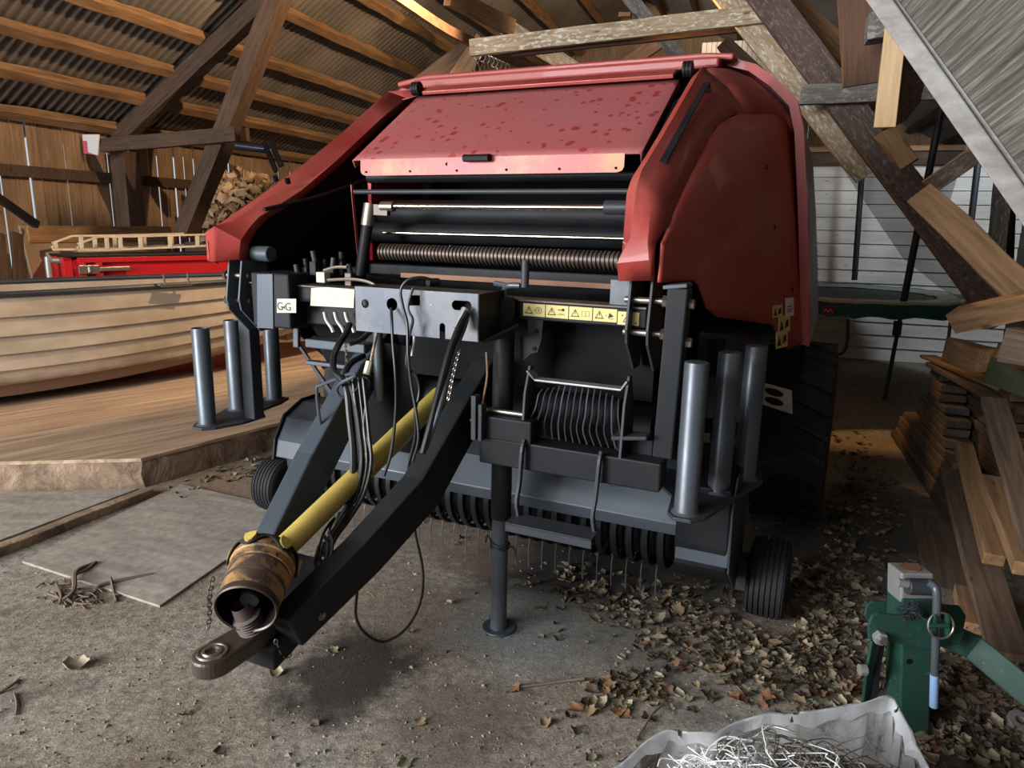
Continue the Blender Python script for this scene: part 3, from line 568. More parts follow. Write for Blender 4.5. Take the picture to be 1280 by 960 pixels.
# ---- side cowls -----------------------------------------------------------
def interp(x, xs, ys):
    for i in range(len(xs) - 1):
        if x <= xs[i + 1]: t = (x - xs[i]) / (xs[i + 1] - xs[i]); return ys[i] + (ys[i + 1] - ys[i]) * max(0, t)
    return ys[-1]
def urear(z): return 1.335 - (z - 1.05) * .165
def usurf(v, z, bulge=0):
    vr = interp(z, [1.0, 1.60, 1.70, 1.82, 2.06, 2.15, 2.20, 2.25], [-.575, -.575, -.44, -.25, .2, .5, .85, 1.0]); u0_ = interp(z, [1.0, 2.06, 2.15, 2.20, 2.25], [.905, .925, .95, 1.06, 1.10])
    t = min(1, max(0, (v - vr) / (1.1 - vr)))
    return u0_ + (urear(z) - u0_) * (t ** .8) + bulge
def cowl(sgn):
    f = (lambda u: u) if sgn > 0 else (lambda u: mu(u) - .05)
    F = lambda u, v, z: B(f(u), v, z)
    mb = MB()
    # columns of the side panel along v
    V = [-.575, -.56, -.50, -.44, -.34, -.30, -.22, -.12, .0, .12, .25, .4, .55, .62, .70, .78, .9, 1.0, 1.1]
    zt = lambda v: interp(v, [-.575, -.44, -.25, .2, .5, .85, 1.02, 1.1], [1.60, 1.70, 1.82, 2.06, 2.15, 2.20, 2.19, 2.10])
    if sgn < 0: zt = lambda v: interp(v, [-.575, -.45, -.13, .08, .42, .86, 1.1], [1.55, 1.60, 1.76, 1.85, 2.00, 2.24, 2.30])
    zb = lambda v: interp(v, [-.575, -.33, -.30, -.19, -.12, .57, .72, .84, 1.1], [1.47, 1.465, 1.45, 1.325, 1.315, 1.215, 1.075, 1.07, 1.085])
    uf = lambda v: interp(v, [-.575, -.5, .2, .5], [.895, .91, .93, .95])
    rows = []
    for v in V:
        r = []
        for k in range(13):
            z = zb(v) + (zt(v) - zb(v)) * k / 12; t = (v + .575) / 1.675; a_ = uf(-.5) if v < -.5 else .92
            u = usurf(v, z) if sgn > 0 else .90 + (urear(min(z, 2.2)) - .90) * max(0, (v + .575) / 1.675) ** 1.1
            r.append(F(u, v, z))
        rows.append(r)
    mb.grid(rows)
    top = [r[-1] for r in rows]
    if sgn < 0:
        arm = [((-1.17, -.56, 1.465), (-1.09, -.60, 1.465), (-1.0, -.54, 1.475)), ((-1.17, -.56, 1.59), (-1.08, -.59, 1.62), (-1.0, -.52, 1.56)), ((-1.165, -.45, 1.645), (-1.08, -.48, 1.645), (-1.0, -.47, 1.61)), ((-1.16, -.30, 1.725), (-1.075, -.27, 1.755), (-1.0, -.40, 1.665)), ((-1.155, -.13, 1.815), (-1.075, -.08, 1.82), (-1.0, -.25, 1.73)), ((-1.15, .08, 1.93), (-1.07, .10, 1.885), (-1.0, -.10, 1.80)), ((-1.15, .42, 2.13), (-1.06, .46, 2.08), (-1.0, .17, 1.96)), ((-1.145, .66, 2.29), (-1.05, .70, 2.24), (-1.0, .50, 2.17)), ((-1.14, .86, 2.42), (-1.04, .92, 2.385), (-1.0, .80, 2.36))]
        rows = []
        for o3, c3, b3 in arm:
            o3, c3, b3 = Vector(o3), Vector(c3), Vector(b3); rows.append([B(o3.x - .05, o3.y + .10, o3.z - .02), B(o3.x - .012, o3.y + .01, o3.z), B(*o3), B(*o3.lerp(c3, .5)), B(*c3), B(*c3.lerp(b3, .12)), B(*b3), B(b3.x, b3.y + .05, b3.z - .01)])
        mb.grid(rows); mb.grid([[B(-1.22, .96, 2.40), B(-1.14, .86, 2.42), B(-1.04, .92, 2.385), B(-1.0, .80, 2.36)], [B(-1.24, 1.1, 2.40), B(-1.14, 1.1, 2.46), B(-1.0, 1.1, 2.47), B(-.95, 1.1, 2.46)]])
        return part(mb, 'side_cowl', M['red'], smooth=30, thick=.008)
    # front bands: inner edge I, groove G1, G2, ridge; one row per station along the slope
    st = [  # v_inner, z_inner, v_ridge index point
        (-.50, 1.465, -.575, 1.475), (-.525, 1.53, -.60, 1.545), (-.515, 1.60, -.59, 1.60), (-.50, 1.76, -.50, 1.66), (-.465, 1.80, -.44, 1.70), (-.44, 1.82, -.25, 1.82), (-.23, 1.93, -.02, 1.945), (-.04, 2.035, .2, 2.06), (.20, 2.17, .36, 2.11), (.42, 2.295, .5, 2.15), (.50, 2.33, .62, 2.168)]
    rows = []
    for i, (vi, zi, vr, zr) in enumerate(st):
        if i < 3: ur = .895
        else: ur = None
        tt = (vr + .575) / 1.675
        ru = usurf(vr, zr) if i >= 3 else .90
        I = Vector((.765, vi, zi)); Rr = Vector((ru, vr, zr))
        if i == 0: a_, b_ = Vector((.775, vr, zi + .003)), Vector((.885, vr, zr))
        elif i == 1: a_, b_ = Vector((.775, vr - .01, zi)), Vector((.885, vr - .015, zr))
        elif i == 2: a_, b_ = Vector((.812, vr - .005, zi + .015)), Vector((.875, vr - .015, zr))
        else:
            up_ = .035 if i < 9 else .045
            a_ = Vector((.80, vi - .012 + .01, zi + .028)); b_ = I.lerp(Rr, .62) + Vector((0, -.03, up_))
        inn = Vector((.765, vi + .05, zi - .03 if i > 3 else zi))
        rows.append([F(*inn), F(*I), F(*a_), F(*(a_.lerp(b_, .5) + Vector((0, 0, -.004 if i > 3 else 0)))), F(*b_), F(*Rr)])
    mb.grid(rows)
    # shoulder: from ridge line up to the roof curve
    S = [(.62, 2.168), (.74, 2.185), (.84, 2.197), (.92, 2.20), (1.0, 2.195), (1.06, 2.17), (1.1, 2.10)]
    Tt = [(.765, .50, 2.33), (.80, .66, 2.385), (.87, .80, 2.40), (.96, .92, 2.375), (1.05, 1.02, 2.31), (1.13, 1.08, 2.22), (1.165, 1.1, 2.14)]
    rows = []
    for k, ((v, z), q) in enumerate(zip(S, Tt)):
        p = Vector((usurf(v, z), v, z)); q = Vector(q); w_ = max(0, 1 - k / 5)
        a_ = q.lerp(p, .18) + Vector((0, -.01 * w_, .02 * w_)); b_ = q.lerp(p, .62) + Vector((.01 * (1 - w_), -.03 * w_, .045 * w_ + .012 * (1 - w_))); rows.append([F(*q), F(*a_), F(*a_.lerp(b_, .5)), F(*b_), F(*p)])
    mb.grid(rows)
    c = part(mb, 'side_cowl', M['red'], smooth=38, thick=.008)
    if sgn > 0: c['label'] = 'red cowl whose broad side panel faces the camera'
    # thin bright rolled edge of the cowl mouth
    return c
cr = cowl(1); cl = cowl(-1)
mb = MB(); mb.prism([B(-1.012, v, z) for v, z in [(-.42, 1.47), (-.41, 1.60), (-.2, 1.72), (.15, 1.90), (.7, 2.24), (1.1, 2.40), (1.1, .9), (.1, .9), (-.30, 1.2)]], B.u * -.02); part(mb, 'inner_side_plate', M['deep'])
# grip strap on the right cowl
gs0, gs1 = bh(830, 214, u=.845), bh(884, 114, u=.86); lf = Vector((0, 0, .03)) - B.v * .022
mb = MB(); mb.sweep([gs0, gs0 + lf, gs1 + lf, gs1 + B.v * .02], .026, .008, B.u)
st_ = part(mb, 'grip_strap', M['black'], bevel=.002)
for (px, py, v) in ((895, 80 + 10, 0),): pass
for x, y, u in ((866, 119, .80), (807, 219, .79)):
    P = bh(x, y, u=u); mb = MB(); mb.lathe(P - Vector((0, .0, .02)), (0, -.6, 1), [(0, .010), (.03, .010), (.031, 0)], 10); part(mb, 'cowl_hole', M['deep'], cr)
for x, y in ((957, 203), (963, 270), (990, 359), (1002, 360)):
    P = bh(x, y, u=1.13 if x < 970 else 1.25)
for vv, zz in ((.62, 1.93), (.62, 1.66), (.88, 1.36)):
    uu = usurf(vv, zz); mb = MB(); mb.lathe(B(uu - .006, vv, zz), B.u, [(0, .011), (.012, .011), (.013, 0)], 10); part(mb, 'cowl_bolt', M['black'], cr)
# left cowl holes
for x, y in ((345, 223), (360, 226)):
    P = bh(x, y, u=-1.06); mb = MB(); mb.lathe(P - Vector((0, 0, .012)), Vector((0, -.5, 1)), [(0, .013), (.024, .013), (.0245, 0)], 10); part(mb, 'cowl_hole', M['deep'], cl)

# ---- roof arch and tailgate ----------------------------------------------
arch = [(1.335, 1.06), (1.30, 1.4), (1.25, 1.8), (1.20, 2.14), (1.16, 2.27), (1.06, 2.37), (.95, 2.45), (.84, 2.485), (.7, 2.50)]
arch = [(u, z) for u, z in arch] + [(mu(u), z) for u, z in reversed(arch)]
def arch_mesh(v0, v1, off, m, name, th=.05):
    rows = []
    for u, z in arch:
        c = Vector((UC, 0, 1.5)); d = Vector((u, 0, z)) - c; dn_ = d.normalized() * off; o_ = Vector((u, 0, z)) + dn_; i_ = Vector((u, 0, z)) + dn_ - d.normalized() * th
        rows.append([B(o_.x, v0, o_.z), B(o_.x, v1, o_.z), B(i_.x, v1, i_.z), B(i_.x, v0, i_.z)])
    mb = MB(); mb.grid(rows, closed=True); return part(mb, name, m, smooth=30)
arch_mesh(1.02, 1.20, .012, M['red'], 'roof_arch', .045)
arch_mesh(1.20, 1.24, -.02, M['deep'], 'hinge_seam', .06)
# tailgate: rounded rear body
rows = []
for vv, s in ((1.24, 1.0), (1.7, 1.01), (2.1, .99), (2.5, .93), (2.8, .82), (2.98, .66), (3.03, .45)):
    c = Vector((UC, 1.40)); rows.append([B(c.x + (u - c.x) * (s if abs(u - UC) < .01 else min(1, s + .1)), vv, c.y + (z - .02 - c.y) * s) for u, z in arch] + [B(UC + (1.30 - .1) , vv, 1.40 - .60 * s), B(mu(1.2), vv, 1.40 - .60 * s)][0:2])
mb = MB(); mb.grid(rows, closed=True); n_ = len(rows[0]); mb.f.append(tuple(range(len(mb.v) - n_, len(mb.v)))); part(mb, 'tailgate', M['galv'], smooth=35)
# body core (dark), closes the chamber behind the rollers
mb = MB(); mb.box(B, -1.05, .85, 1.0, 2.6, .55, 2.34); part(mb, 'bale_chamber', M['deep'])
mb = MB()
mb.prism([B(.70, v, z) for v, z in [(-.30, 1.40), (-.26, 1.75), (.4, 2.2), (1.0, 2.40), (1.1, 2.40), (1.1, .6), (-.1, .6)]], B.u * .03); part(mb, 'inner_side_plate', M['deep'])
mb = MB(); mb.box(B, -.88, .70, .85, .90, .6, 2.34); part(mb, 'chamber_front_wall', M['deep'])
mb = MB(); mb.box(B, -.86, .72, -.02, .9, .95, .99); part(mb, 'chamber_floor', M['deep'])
# red inner side of the feed opening at the left
mb = MB(); mb.box(B, -.86, -.84, .25, .75, 1.45, 2.0); part(mb, 'red_inner_panel', M['boxred'])
mb = MB(); mb.sweep([bh(440, 231, u=-.87), bh(441, 245, u=-.87), bh(448, 318, u=-.87)], .004, .02, B.u); part(mb, 'red_edge_strip', M['sheen'])
# front roof beam and hinges
mb = MB(); mb.sweep([B(-.98, .93, 2.455), B(.80, .93, 2.455)], .10, .05, B.v); part(mb, 'roof_crossbeam', M['red'], bevel=.012)
mb = MB(); mb.sweep([B(-1.12, 1.0, 2.47), B(-.92, 1.0, 2.497), B(.72, 1.0, 2.497), B(.86, 1.0, 2.485)], .14, .03, B.v); part(mb, 'roof_panel', M['red'], bevel=.01)
mb = MB(); mb.sweep([B(-.80, .74, 2.385), B(.62, .74, 2.385)], .09, .02, (B.v + Vector((0, 0, .5)))); part(mb, 'hinge_strip', M['red'], bevel=.004)
for u in (-.86, .68):
    for du in (-.016, .0, .016):
        mb = MB(); mb.cyl(B(u + du - .006, .74, 2.40), B(u + du + .006, .74, 2.40), .038, 16); part(mb, 'lid_hinge', M['black'])
# ---- lid ------------------------------------------------------------------
lb, lt = (.10, 1.955), (.72, 2.355)
def lidp(u, t, off=0):
    n = Vector((0, -(lt[1] - lb[1]), (lt[0] - lb[0]))).normalized()
    return B(u, lb[0] + (lt[0] - lb[0]) * t + n.y * off, lb[1] + (lt[1] - lb[1]) * t + n.z * off)
rows = []
UL0, UR0 = -.845, .645
for i in range(13):
    t = i / 12; rows.append([lidp(UL0 - .0, t, -.045), lidp(UL0, t, -.004), lidp(UL0 + .012, t, .0)] + [lidp(UL0 + (UR0 - UL0) * k / 20, t, .007 * math.sin(math.pi * k / 20) * math.sin(math.pi * t)) for k in range(1, 20)] + [lidp(UR0 - .012, t, 0), lidp(UR0, t, -.004), lidp(UR0, t, -.045)])
mb = MB(); mb.grid(rows)
def lid_mat():
    m = mat('dusty_stained_lid', (.4, .07, .07), .55); v = mapping(m, rnd=False)
    n1 = noise(m, v, 2.2, 5, .6); vo = N(m, 'ShaderNodeTexVoronoi'); vo.inputs['Scale'].default_value = 17; L(m, v, vo.inputs['Vector']); n2 = noise(m, v, 4.5, 3)
    c = ramp(m, n1, [(.3, (.42, .095, .095)), (.7, (.38, .125, .12))])
    d = noise(m, v, 160, 3, .8); c = mix(m, .6, c, ramp(m, d, [(.3, (.7, .7, .7)), (.7, (1.2, 1.2, 1.2))]), 'MULTIPLY')
    a = N(m, 'ShaderNodeMath', operation='ADD'); L(m, vo.outputs['Distance'], a.inputs[0]); L(m, n2, a.inputs[1])
    c = mix(m, ramp(m, a.outputs[0], [(.69, (.85, .85, .85)), (.75, (0, 0, 0))]), c, (.27, .022, .022))
    L(m, c, P_(m).inputs['Base Color']); return m
lid = part(mb, 'hood_lid', lid_mat(), smooth=30, thick=.006); lid['label'] = 'raised hood lid dulled by dust and spotted with darker red stains'
# lip hanging along the lower edge, with rounded lower corners
zl = lb[1]; a0, a1 = -.79, .575
lip = [B(a0, lb[0] - .002, zl), B(a1, lb[0] - .002, zl), B(a1, lb[0] - .004, zl - .055), B(a1 - .008, lb[0] - .004, zl - .070), B(a1 - .03, lb[0] - .004, zl - .078), B(a0 + .03, lb[0] - .004, zl - .078), B(a0 + .008, lb[0] - .004, zl - .070), B(a0, lb[0] - .004, zl - .055)]
mb = MB(); mb.prism(lip, B.v * .006)
def lip_mat():
    m = mat('sun_bleached_lip', (.5, .08, .07), .42); v = mapping(m, rnd=False); n1 = noise(m, v, 4.5, 5, .6); L(m, ramp(m, n1, [(.3, (.52, .075, .08)), (.55, (.50, .10, .075)), (.72, (.62, .25, .10))]), P_(m).inputs['Base Color']); return m
lp_ = part(mb, 'lid_lip', lip_mat(), lid)
for k in range(6):
    u = a0 + .035 + (a1 - a0 - .07) * k / 5; mb = MB(); mb.cyl(B(u, lb[0] - .008, zl - .06), B(u, lb[0], zl - .06), .0055, 10); part(mb, 'lip_hole', M['deep'], lid)
hx = bh(600, 195, v=lb[0]); hu = (hx - B.o).dot(B.u)
mb = MB(); mb.tube([B(hu - .07, lb[0] - .03, zl - .008), B(hu + .06, lb[0] - .03, zl - .008)], .017, 6); mb.box(B, hu - .07, hu - .055, lb[0] - .03, lb[0], zl - .02, zl + .01); mb.box(B, hu + .045, hu + .06, lb[0] - .03, lb[0], zl - .02, zl + .01); part(mb, 'lid_handle', M['black'], lid, smooth=30)
# ---- things inside the mouth ------------------------------------------------
def rod(u0, u1, v, z, r, m, name, n=20, **k): mb = MB(); mb.cyl(B(u0, v, z), B(u1, v, z), r, n); return part(mb, name, m, smooth=40, **k)
rod(-.58, .56, .0, 1.728, .012, M['chrome'], 'cross_rod'); rod(-.60, -.53, .0, 1.725, .024, M['steel'], 'rod_collar'); rod(.53, .70, .0, 1.728, .03, M['slate'], 'rod_collar')
rod(-.85, .70, .25, 1.88, .03, M['black'], 'feed_roller'); rod(-.85, .70, .12, 1.80, .012, M['slate'], 'cross_rod')
rod(-.85, .70, .35, 1.70, .07, M['black'], 'feed_roller'); rod(-.66, .70, .10, 1.60, .009, M['chrome'], 'thin_rod'); rod(-.85, .70, .22, 1.60, .05, M['black'], 'feed_roller')
rod(-.85, .70, .28, 1.36, .08, M['black'], 'feed_roller'); rod(-.85, .70, .05, 1.405, .02, M['slate'], 'cross_rod')
# ribbed roller
mb = MB(); nr = 96; rows = []
u = -.62
while u < .68:
    for du, r in ((0, .034), (.003, .041), (.011, .041), (.014, .034)): rows.append([B(u + du, .02 + r * math.cos(2 * math.pi * j / 20), 1.508 + r * math.sin(2 * math.pi * j / 20)) for j in range(20)])
    u += .0195
mb.grid(rows, closed=True); part(mb, 'ribbed_roller', M['grease'], smooth=25)
mb = MB(); mb.box(B, -.75, .70, -.02, .02, 1.40, 1.45); part(mb, 'deflector_bar', M['black'], bevel=.005)
mb = MB(); mb.sweep([B(-.3, -.28, 1.425), B(.72, -.28, 1.425)], .03, .02, B.v); part(mb, 'rusty_ledge', M['rust'])
# hydraulic cylinder at the left of the mouth
P0, P1 = bh(463, 255, v=.0), bh(450, 345, v=-.05)
mb = MB(); mb.tube([P0.lerp(P1, .30), P1], .028, 16); hc = part(mb, 'lift_cylinder', M['black'], smooth=40)
mb = MB(); mb.tube([P0, P0.lerp(P1, .30)], .033, 16); part(mb, 'cylinder_head', M['steel'], hc, smooth=40)
mb = MB(); mb.sweep([bh(468, 262, v=.0), bh(486, 263, v=.0)], .03, .05, B.v); part(mb, 'cylinder_bracket', M['grease'], hc)
mb = MB(); mb.tube(spline([bh(330, 262, u=-.95), bh(400, 245, u=-.92), bh(480, 218, u=-.88), bh(560, 205, v=.1)], 6), .010, 8); part(mb, 'cover_strut', M['black'], smooth=True)

# ---- front cross beam with warning labels -----------------------------------
mb = MB(); mb.box(B, -.98, .86, -.50, -.36, 1.30, 1.368); part(mb, 'front_beam', M['black'], bevel=.006)
mb = MB(); mb.box(B, -.98, .86, -.508, -.40, 1.368, 1.376); part(mb, 'beam_top_plate', M['grease'], bevel=.002)
U0_ = (bh(654, 380, v=-.503) - B.o).dot(B.u)
for k in range(5):
    u = U0_ + k * .0925 * 1.0; wd = .089 if k < 4 else .078; z1 = 1.362 - (.006 if k == 4 else 0); z0_ = z1 - .047
    mb = MB(); mb.box(B, u, u + wd, -.5022, -.50, z0_, z1); wl_ = part(mb, 'warning_label', M['label'])
    def tri(cx, cz, s, par, nm='warning_triangle'):
        mb = MB(); V_ = -.5030; P = [(cx - s, cz - s * .8), (cx + s, cz - s * .8), (cx, cz + s * .9)]; q = [(cx + (x - cx) * .72, cz - .1 * s + (y - cz + .1 * s) * .72) for x, y in P]
        for i in range(3):
            j = (i + 1) % 3; mb.add([B(P[i][0], V_, P[i][1]), B(P[j][0], V_, P[j][1]), B(q[j][0], V_, q[j][1]), B(q[i][0], V_, q[i][1])], [(0, 1, 2, 3)])
        mb.add([B(cx - .0012, V_, cz - .004), B(cx + .0012, V_, cz - .004), B(cx + .0012, V_, cz + .008), B(cx - .0012, V_, cz + .008)], [(0, 1, 2, 3)])
        return part(mb, nm, M['ink'], par)
    tri(u + .024 + (.012 if k == 4 else 0), (z0_ + z1) / 2, .017, wl_)
    mb = MB(); cx, cz, V_ = u + .064, (z0_ + z1) / 2, -.5030
    qd = lambda x0, y0, x1, y1: mb.add([B(cx + x0, V_, cz + y0), B(cx + x1, V_, cz + y0), B(cx + x1, V_, cz + y1), B(cx + x0, V_, cz + y1)], [(0, 1, 2, 3)])
    if k == 0:
        for j in range(16):
            a_, b_ = 2 * math.pi * j / 16, 2 * math.pi * (j + 1) / 16; mb.add([B(cx + .013 * math.cos(a_), V_, cz + .013 * math.sin(a_)), B(cx + .013 * math.cos(b_), V_, cz + .013 * math.sin(b_)), B(cx + .011 * math.cos(b_), V_, cz + .011 * math.sin(b_)), B(cx + .011 * math.cos(a_), V_, cz + .011 * math.sin(a_))], [(0, 1, 2, 3)])
        qd(-.005, -.006, .005, -.004); qd(-.005, -.001, .005, .001); qd(-.005, .004, .005, .006); qd(-.022, -.001, -.013, .001)
    elif k == 1: qd(-.016, .006, .0, .009); qd(.0, .003, .010, .013); qd(-.018, -.011, .012, -.009); qd(-.01, -.006, .01, -.0045)
    elif k == 2: qd(-.014, -.010, -.001, -.009); qd(.001, -.010, .014, -.009); qd(-.014, .008, -.001, .009); qd(.001, .008, .014, .009); qd(-.015, -.010, -.014, .009); qd(.014, -.010, .015, .009); qd(-.0007, -.011, .0007, .007)
    elif k == 3: qd(-.018, -.001, -.010, .001); mb.add([B(cx - .008, V_, cz - .010), B(cx + .014, V_, cz - .003), B(cx - .002, V_, cz + .010)], [(0, 1, 2)]); qd(-.004, -.013, .014, -.011)
    else: qd(-.050, .008, -.044, .012); qd(-.001, -.016, .007, -.012); qd(-.02, -.013, -.014, -.01)
    part(mb, 'warning_pictogram', M['ink'], wl_)
# perforated gusset below the beam
mb = MB(); e = [(659, 398), (673, 400), (679, 401), (677, 425), (672, 440), (663, 443), (651, 455), (650, 420), (660, 414)]
mb.prism([bh(x, y, v=-.50) for x, y in e], B.v * .008); gp = part(mb, 'gusset_plate', M['black'], bevel=.001)
for x, y in ((670, 414), (668, 436)):
    P = bh(x, y, v=-.502); mb = MB(); mb.cyl(P - B.v * .002, P + B.v * .004, .008, 12); part(mb, 'gusset_hole', M['deep'], gp)
# ---- hinge arms under each cowl tip -----------------------------------------
for s in (1, -1):
    f = (lambda u: u) if s > 0 else mu
    for uo, wd in ((.80, .010), (.875, .010)):
        pr = [(-.53, 1.47), (-.56, 1.30), (-.55, 1.25), (-.44, 1.14), (-.36, 1.14), (-.34, 1.22), (-.38, 1.47)]
        mb = MB(); mb.prism([B(f(uo), v, z) for v, z in pr], B.u * wd); part(mb, 'hinge_arm', M['slate'] if s > 0 else M['slatelite'], bevel=.002)
    for zz in (1.40, 1.285):
        mb = MB(); mb.cyl(B(f(.78), -.50, zz), B(f(.92), -.50, zz), .012, 12); part(mb, 'hinge_bolt', M['steel'], smooth=40)
        mb = MB(); mb.cyl(B(f(.915), -.50, zz), B(f(.93), -.50, zz), .022, 6); part(mb, 'hinge_nut', M['grease'])
# light end plate at the end of the beam
mb = MB(); mb.box(B, .715, .79, -.475, -.465, 1.375, 1.465); part(mb, 'end_plate', M['plate'], bevel=.002)
mb = MB(); mb.cyl(B(-1.0, -.44, 1.50), B(-.90, -.44, 1.50), .035, 20); part(mb, 'pivot_bush', M['slatelite'], smooth=40, bevel=.004)

# ---- posts, net-roll storage plates and tubes --------------------------------
for s in (1, -1):
    f = (lambda u: u) if s > 0 else mu
    zb_, ub = (.86, .955) if s > 0 else (.69, .955)
    mb = MB(); mb.box8([B(.93, -.585, zb_), B(1.0, -.585, zb_), B(1.0, -.50, zb_), B(.93, -.50, zb_), B(.945, -.585, 1.455), B(1.015, -.585, 1.455), B(1.015, -.50, 1.455), B(.945, -.50, 1.455)] if s > 0 else
                       [B(-1.175, -.40, .68), B(-1.105, -.40, .68), B(-1.105, -.33, .68), B(-1.175, -.33, .68), B(-1.175, -.40, 1.30), B(-1.105, -.40, 1.30), B(-1.105, -.33, 1.30), B(-1.175, -.33, 1.30)])
    part(mb, 'side_post', M['slate'] if s < 0 else M['drawdark'], bevel=.006)
    if s > 0:
        mb = MB(); mb.sweep([B(.93, -.54, 1.455), B(1.01, -.54, 1.465)], .09, .014, B.v); part(mb, 'post_cap', M['tube'], bevel=.003)
        for zz in (1.40, 1.27): mb = MB(); mb.cyl(B(1.0, -.54, zz), B(1.03, -.54, zz), .018, 6); part(mb, 'post_bolt', M['steel'])
    T3 = [(1.06, -.58), (1.13, -.32), (1.20, -.12)] if s > 0 else [(1.05, -.56), (1.14, -.28), (1.13, -.02)]
    pl = [(.83, -.12), (.88, -.30), (.98, -.44), (1.0, -.60), (1.03, -.645), (1.09, -.645), (1.13, -.60), (1.27, -.12), (1.25, .0), (1.15, .06), (.9, .06)] if s > 0 else [(.93, -.30), (.93, -.45), (.98, -.58), (1.02, -.625), (1.08, -.625), (1.12, -.57), (1.20, -.30), (1.205, -.02), (1.17, .05), (1.09, .05), (1.05, -.05), (1.03, -.22)]
    mb = MB(); mb.prism([B(f(u), v, .665) for u, v in pl], Vector((0, 0, .014))); sp = part(mb, 'roll_storage_plate', M['slate'], bevel=.003)
    for (u, v) in T3:
        ln = .535 if s > 0 else .47
        mb = MB(); mb.lathe(B(f(u), v, .679), (0, 0, 1), [(0, .052), (.006, .046), (.010, .0415), (ln - .006, .0415), (ln, .040)] + ([(ln + .002, .030), (ln + .001, 0)] if s > 0 else [(ln, .036), (ln - .25, .036)]), 28); part(mb, 'roll_storage_tube', M['tube'], smooth=50)
# bracket arms joining the right post to the plate
for z in (.93, .76):
    mb = MB(); mb.sweep([B(.80, -.62, z), B(.92, -.60, z + .012)], .075, .014, B.v); part(mb, 'post_bracket', M['slate'], bevel=.004)
mb = MB(); mb.box(B, .80, .93, -.58, -.50, .80, .92); part(mb, 'post_foot', M['black'], bevel=.004)

# ---- control box with G.4G label ----------------------------------------------
mb = MB(); mb.box(B, -.915, -.70, -.56, -.36, 1.185, 1.425); bx = part(mb, 'control_box', M['black'], bevel=.008)
mb = MB(); e = [(321, 342.5), (340.5, 342.5), (341.5, 411), (321.5, 410)]; mb.prism([bh(x, y, v=-.566) for x, y in e], B.v * .004)
part(mb, 'side_panel', M['slatelite'], bx, bevel=.001)
e = [(346, 373.5), (370, 373.5), (370, 391), (346, 391)]; Q_ = [bh(x, y, v=-.5625) for x, y in e]
mb = MB(); mb.prism(Q_, B.v * .002); lb_ = part(mb, 'lettered_label', M['cream'], bx)
hgt = (Q_[0] - Q_[3]).length
text_part('G', hgt * .80, Q_[3] + B.u * .003 + Vector((0, 0, .014)) - B.v * .0012, B.u, Vector((0, 0, 1)), bal, M['ink'])
text_part('G', hgt * .80, Q_[3] + B.u * .048 + Vector((0, 0, .014)) - B.v * .0012, B.u, Vector((0, 0, 1)), bal, M['ink'])
text_part('4', hgt * .40, Q_[3] + B.u * .0365 + Vector((0, 0, .018)) - B.v * .0012, B.u, Vector((0, 0, 1)), bal, M['ink'])
for o_ in [x for x in bal.children if x.name.startswith('lettering')]: o_.parent = lb_
# valve block row between the box and the bracket
mb = MB(); mb.box(B, -.70, -.36, -.46, -.36, 1.20, 1.38); part(mb, 'valve_housing', M['black'], bevel=.006)
e = [(389, 360), (409, 359), (443, 362), (442, 385), (388, 382)]; mb = MB(); mb.prism([bh(x, y, v=-.512) for x, y in e], B.v * .004); part(mb, 'scuffed_sticker', M['cream'])
rr = random.Random(4)
for k in range(7):
    x = 372 + k * 11; P = bh(x, 344 - (k % 3) * 7, v=-.42 + .04 * (k % 2)); mb = MB(); mb.box(B, *(lambda l: (l.dot(B.u) - .018, l.dot(B.u) + .018, l.dot(B.v) - .02, l.dot(B.v) + .02, P.z - .05, P.z + .012))(P - B.o)); vb = part(mb, 'hydraulic_valve', M['black'] if k % 3 else M['grease'], bevel=.004)
    mb = MB(); mb.cyl(P + Vector((0, 0, .01)), P + Vector((rr.uniform(-.01, .01), 0, .045 + rr.uniform(0, .03))), .012, 12); part(mb, 'valve_cap', M['black'] if k % 2 else M['slate'], vb, smooth=40)
mb = MB(); Pb = bh(399, 346, v=-.50); l = Pb - B.o; mb.box(B, l.dot(B.u) - .018, l.dot(B.u) + .028, l.dot(B.v), l.dot(B.v) + .04, Pb.z - .025, Pb.z + .02); part(mb, 'brass_block', M['cream'], bevel=.003)
for pts in ([(410, 350), (440, 349), (462, 353), (476, 362)], [(405, 338), (420, 334), (434, 334)]):
    mb = MB(); mb.tube(spline([bh(x, y, v=-.5) for x, y in pts], 5), .007, 8); part(mb, 'pipe', M['steel'], smooth=True)
for k in range(3):
    P = bh(406 + k * 13, 400, v=-.5); mb = MB(); mb.tube(spline([P + Vector((0, 0, .035)), P + B.u * .01, P + B.u * .035 - Vector((0, 0, .03)), P + B.u * .045 - Vector((0, 0, .05))], 4), .009, 8); part(mb, 'hose_fitting', M['galv'], smooth=True)
# frame below: shelf and V-shaped dark body plate on the left
mb = MB(); mb.box(B, -.73, -.40, -.44, -.32, 1.085, 1.125); part(mb, 'shelf_bar', M['slatelite'], bevel=.005)
mb = MB(); mb.box(B, -.75, -.36, -.42, -.38, 1.0, 1.018); part(mb, 'shelf_bar', M['tube'], bevel=.004)
mb = MB(); mb.sweep([bh(371, 410, v=-.38), bh(371, 434, v=-.38)], .03, .02, B.u); part(mb, 'shelf_end', M['tube'], bevel=.003)
e = [(370, 432), (418, 492), (430, 510), (640, 560), (800, 600), (840, 560), (815, 420), (440, 380), (371, 400)]
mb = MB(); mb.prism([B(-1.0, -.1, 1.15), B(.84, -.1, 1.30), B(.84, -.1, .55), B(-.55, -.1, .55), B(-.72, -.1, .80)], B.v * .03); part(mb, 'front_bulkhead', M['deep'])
mb = MB(); mb.prism([bh(x, y, v=-.34) for x, y in ((371, 431), (372, 428), (455, 548), (450, 552))], B.v * .012); part(mb, 'bulkhead_edge', M['slate'])
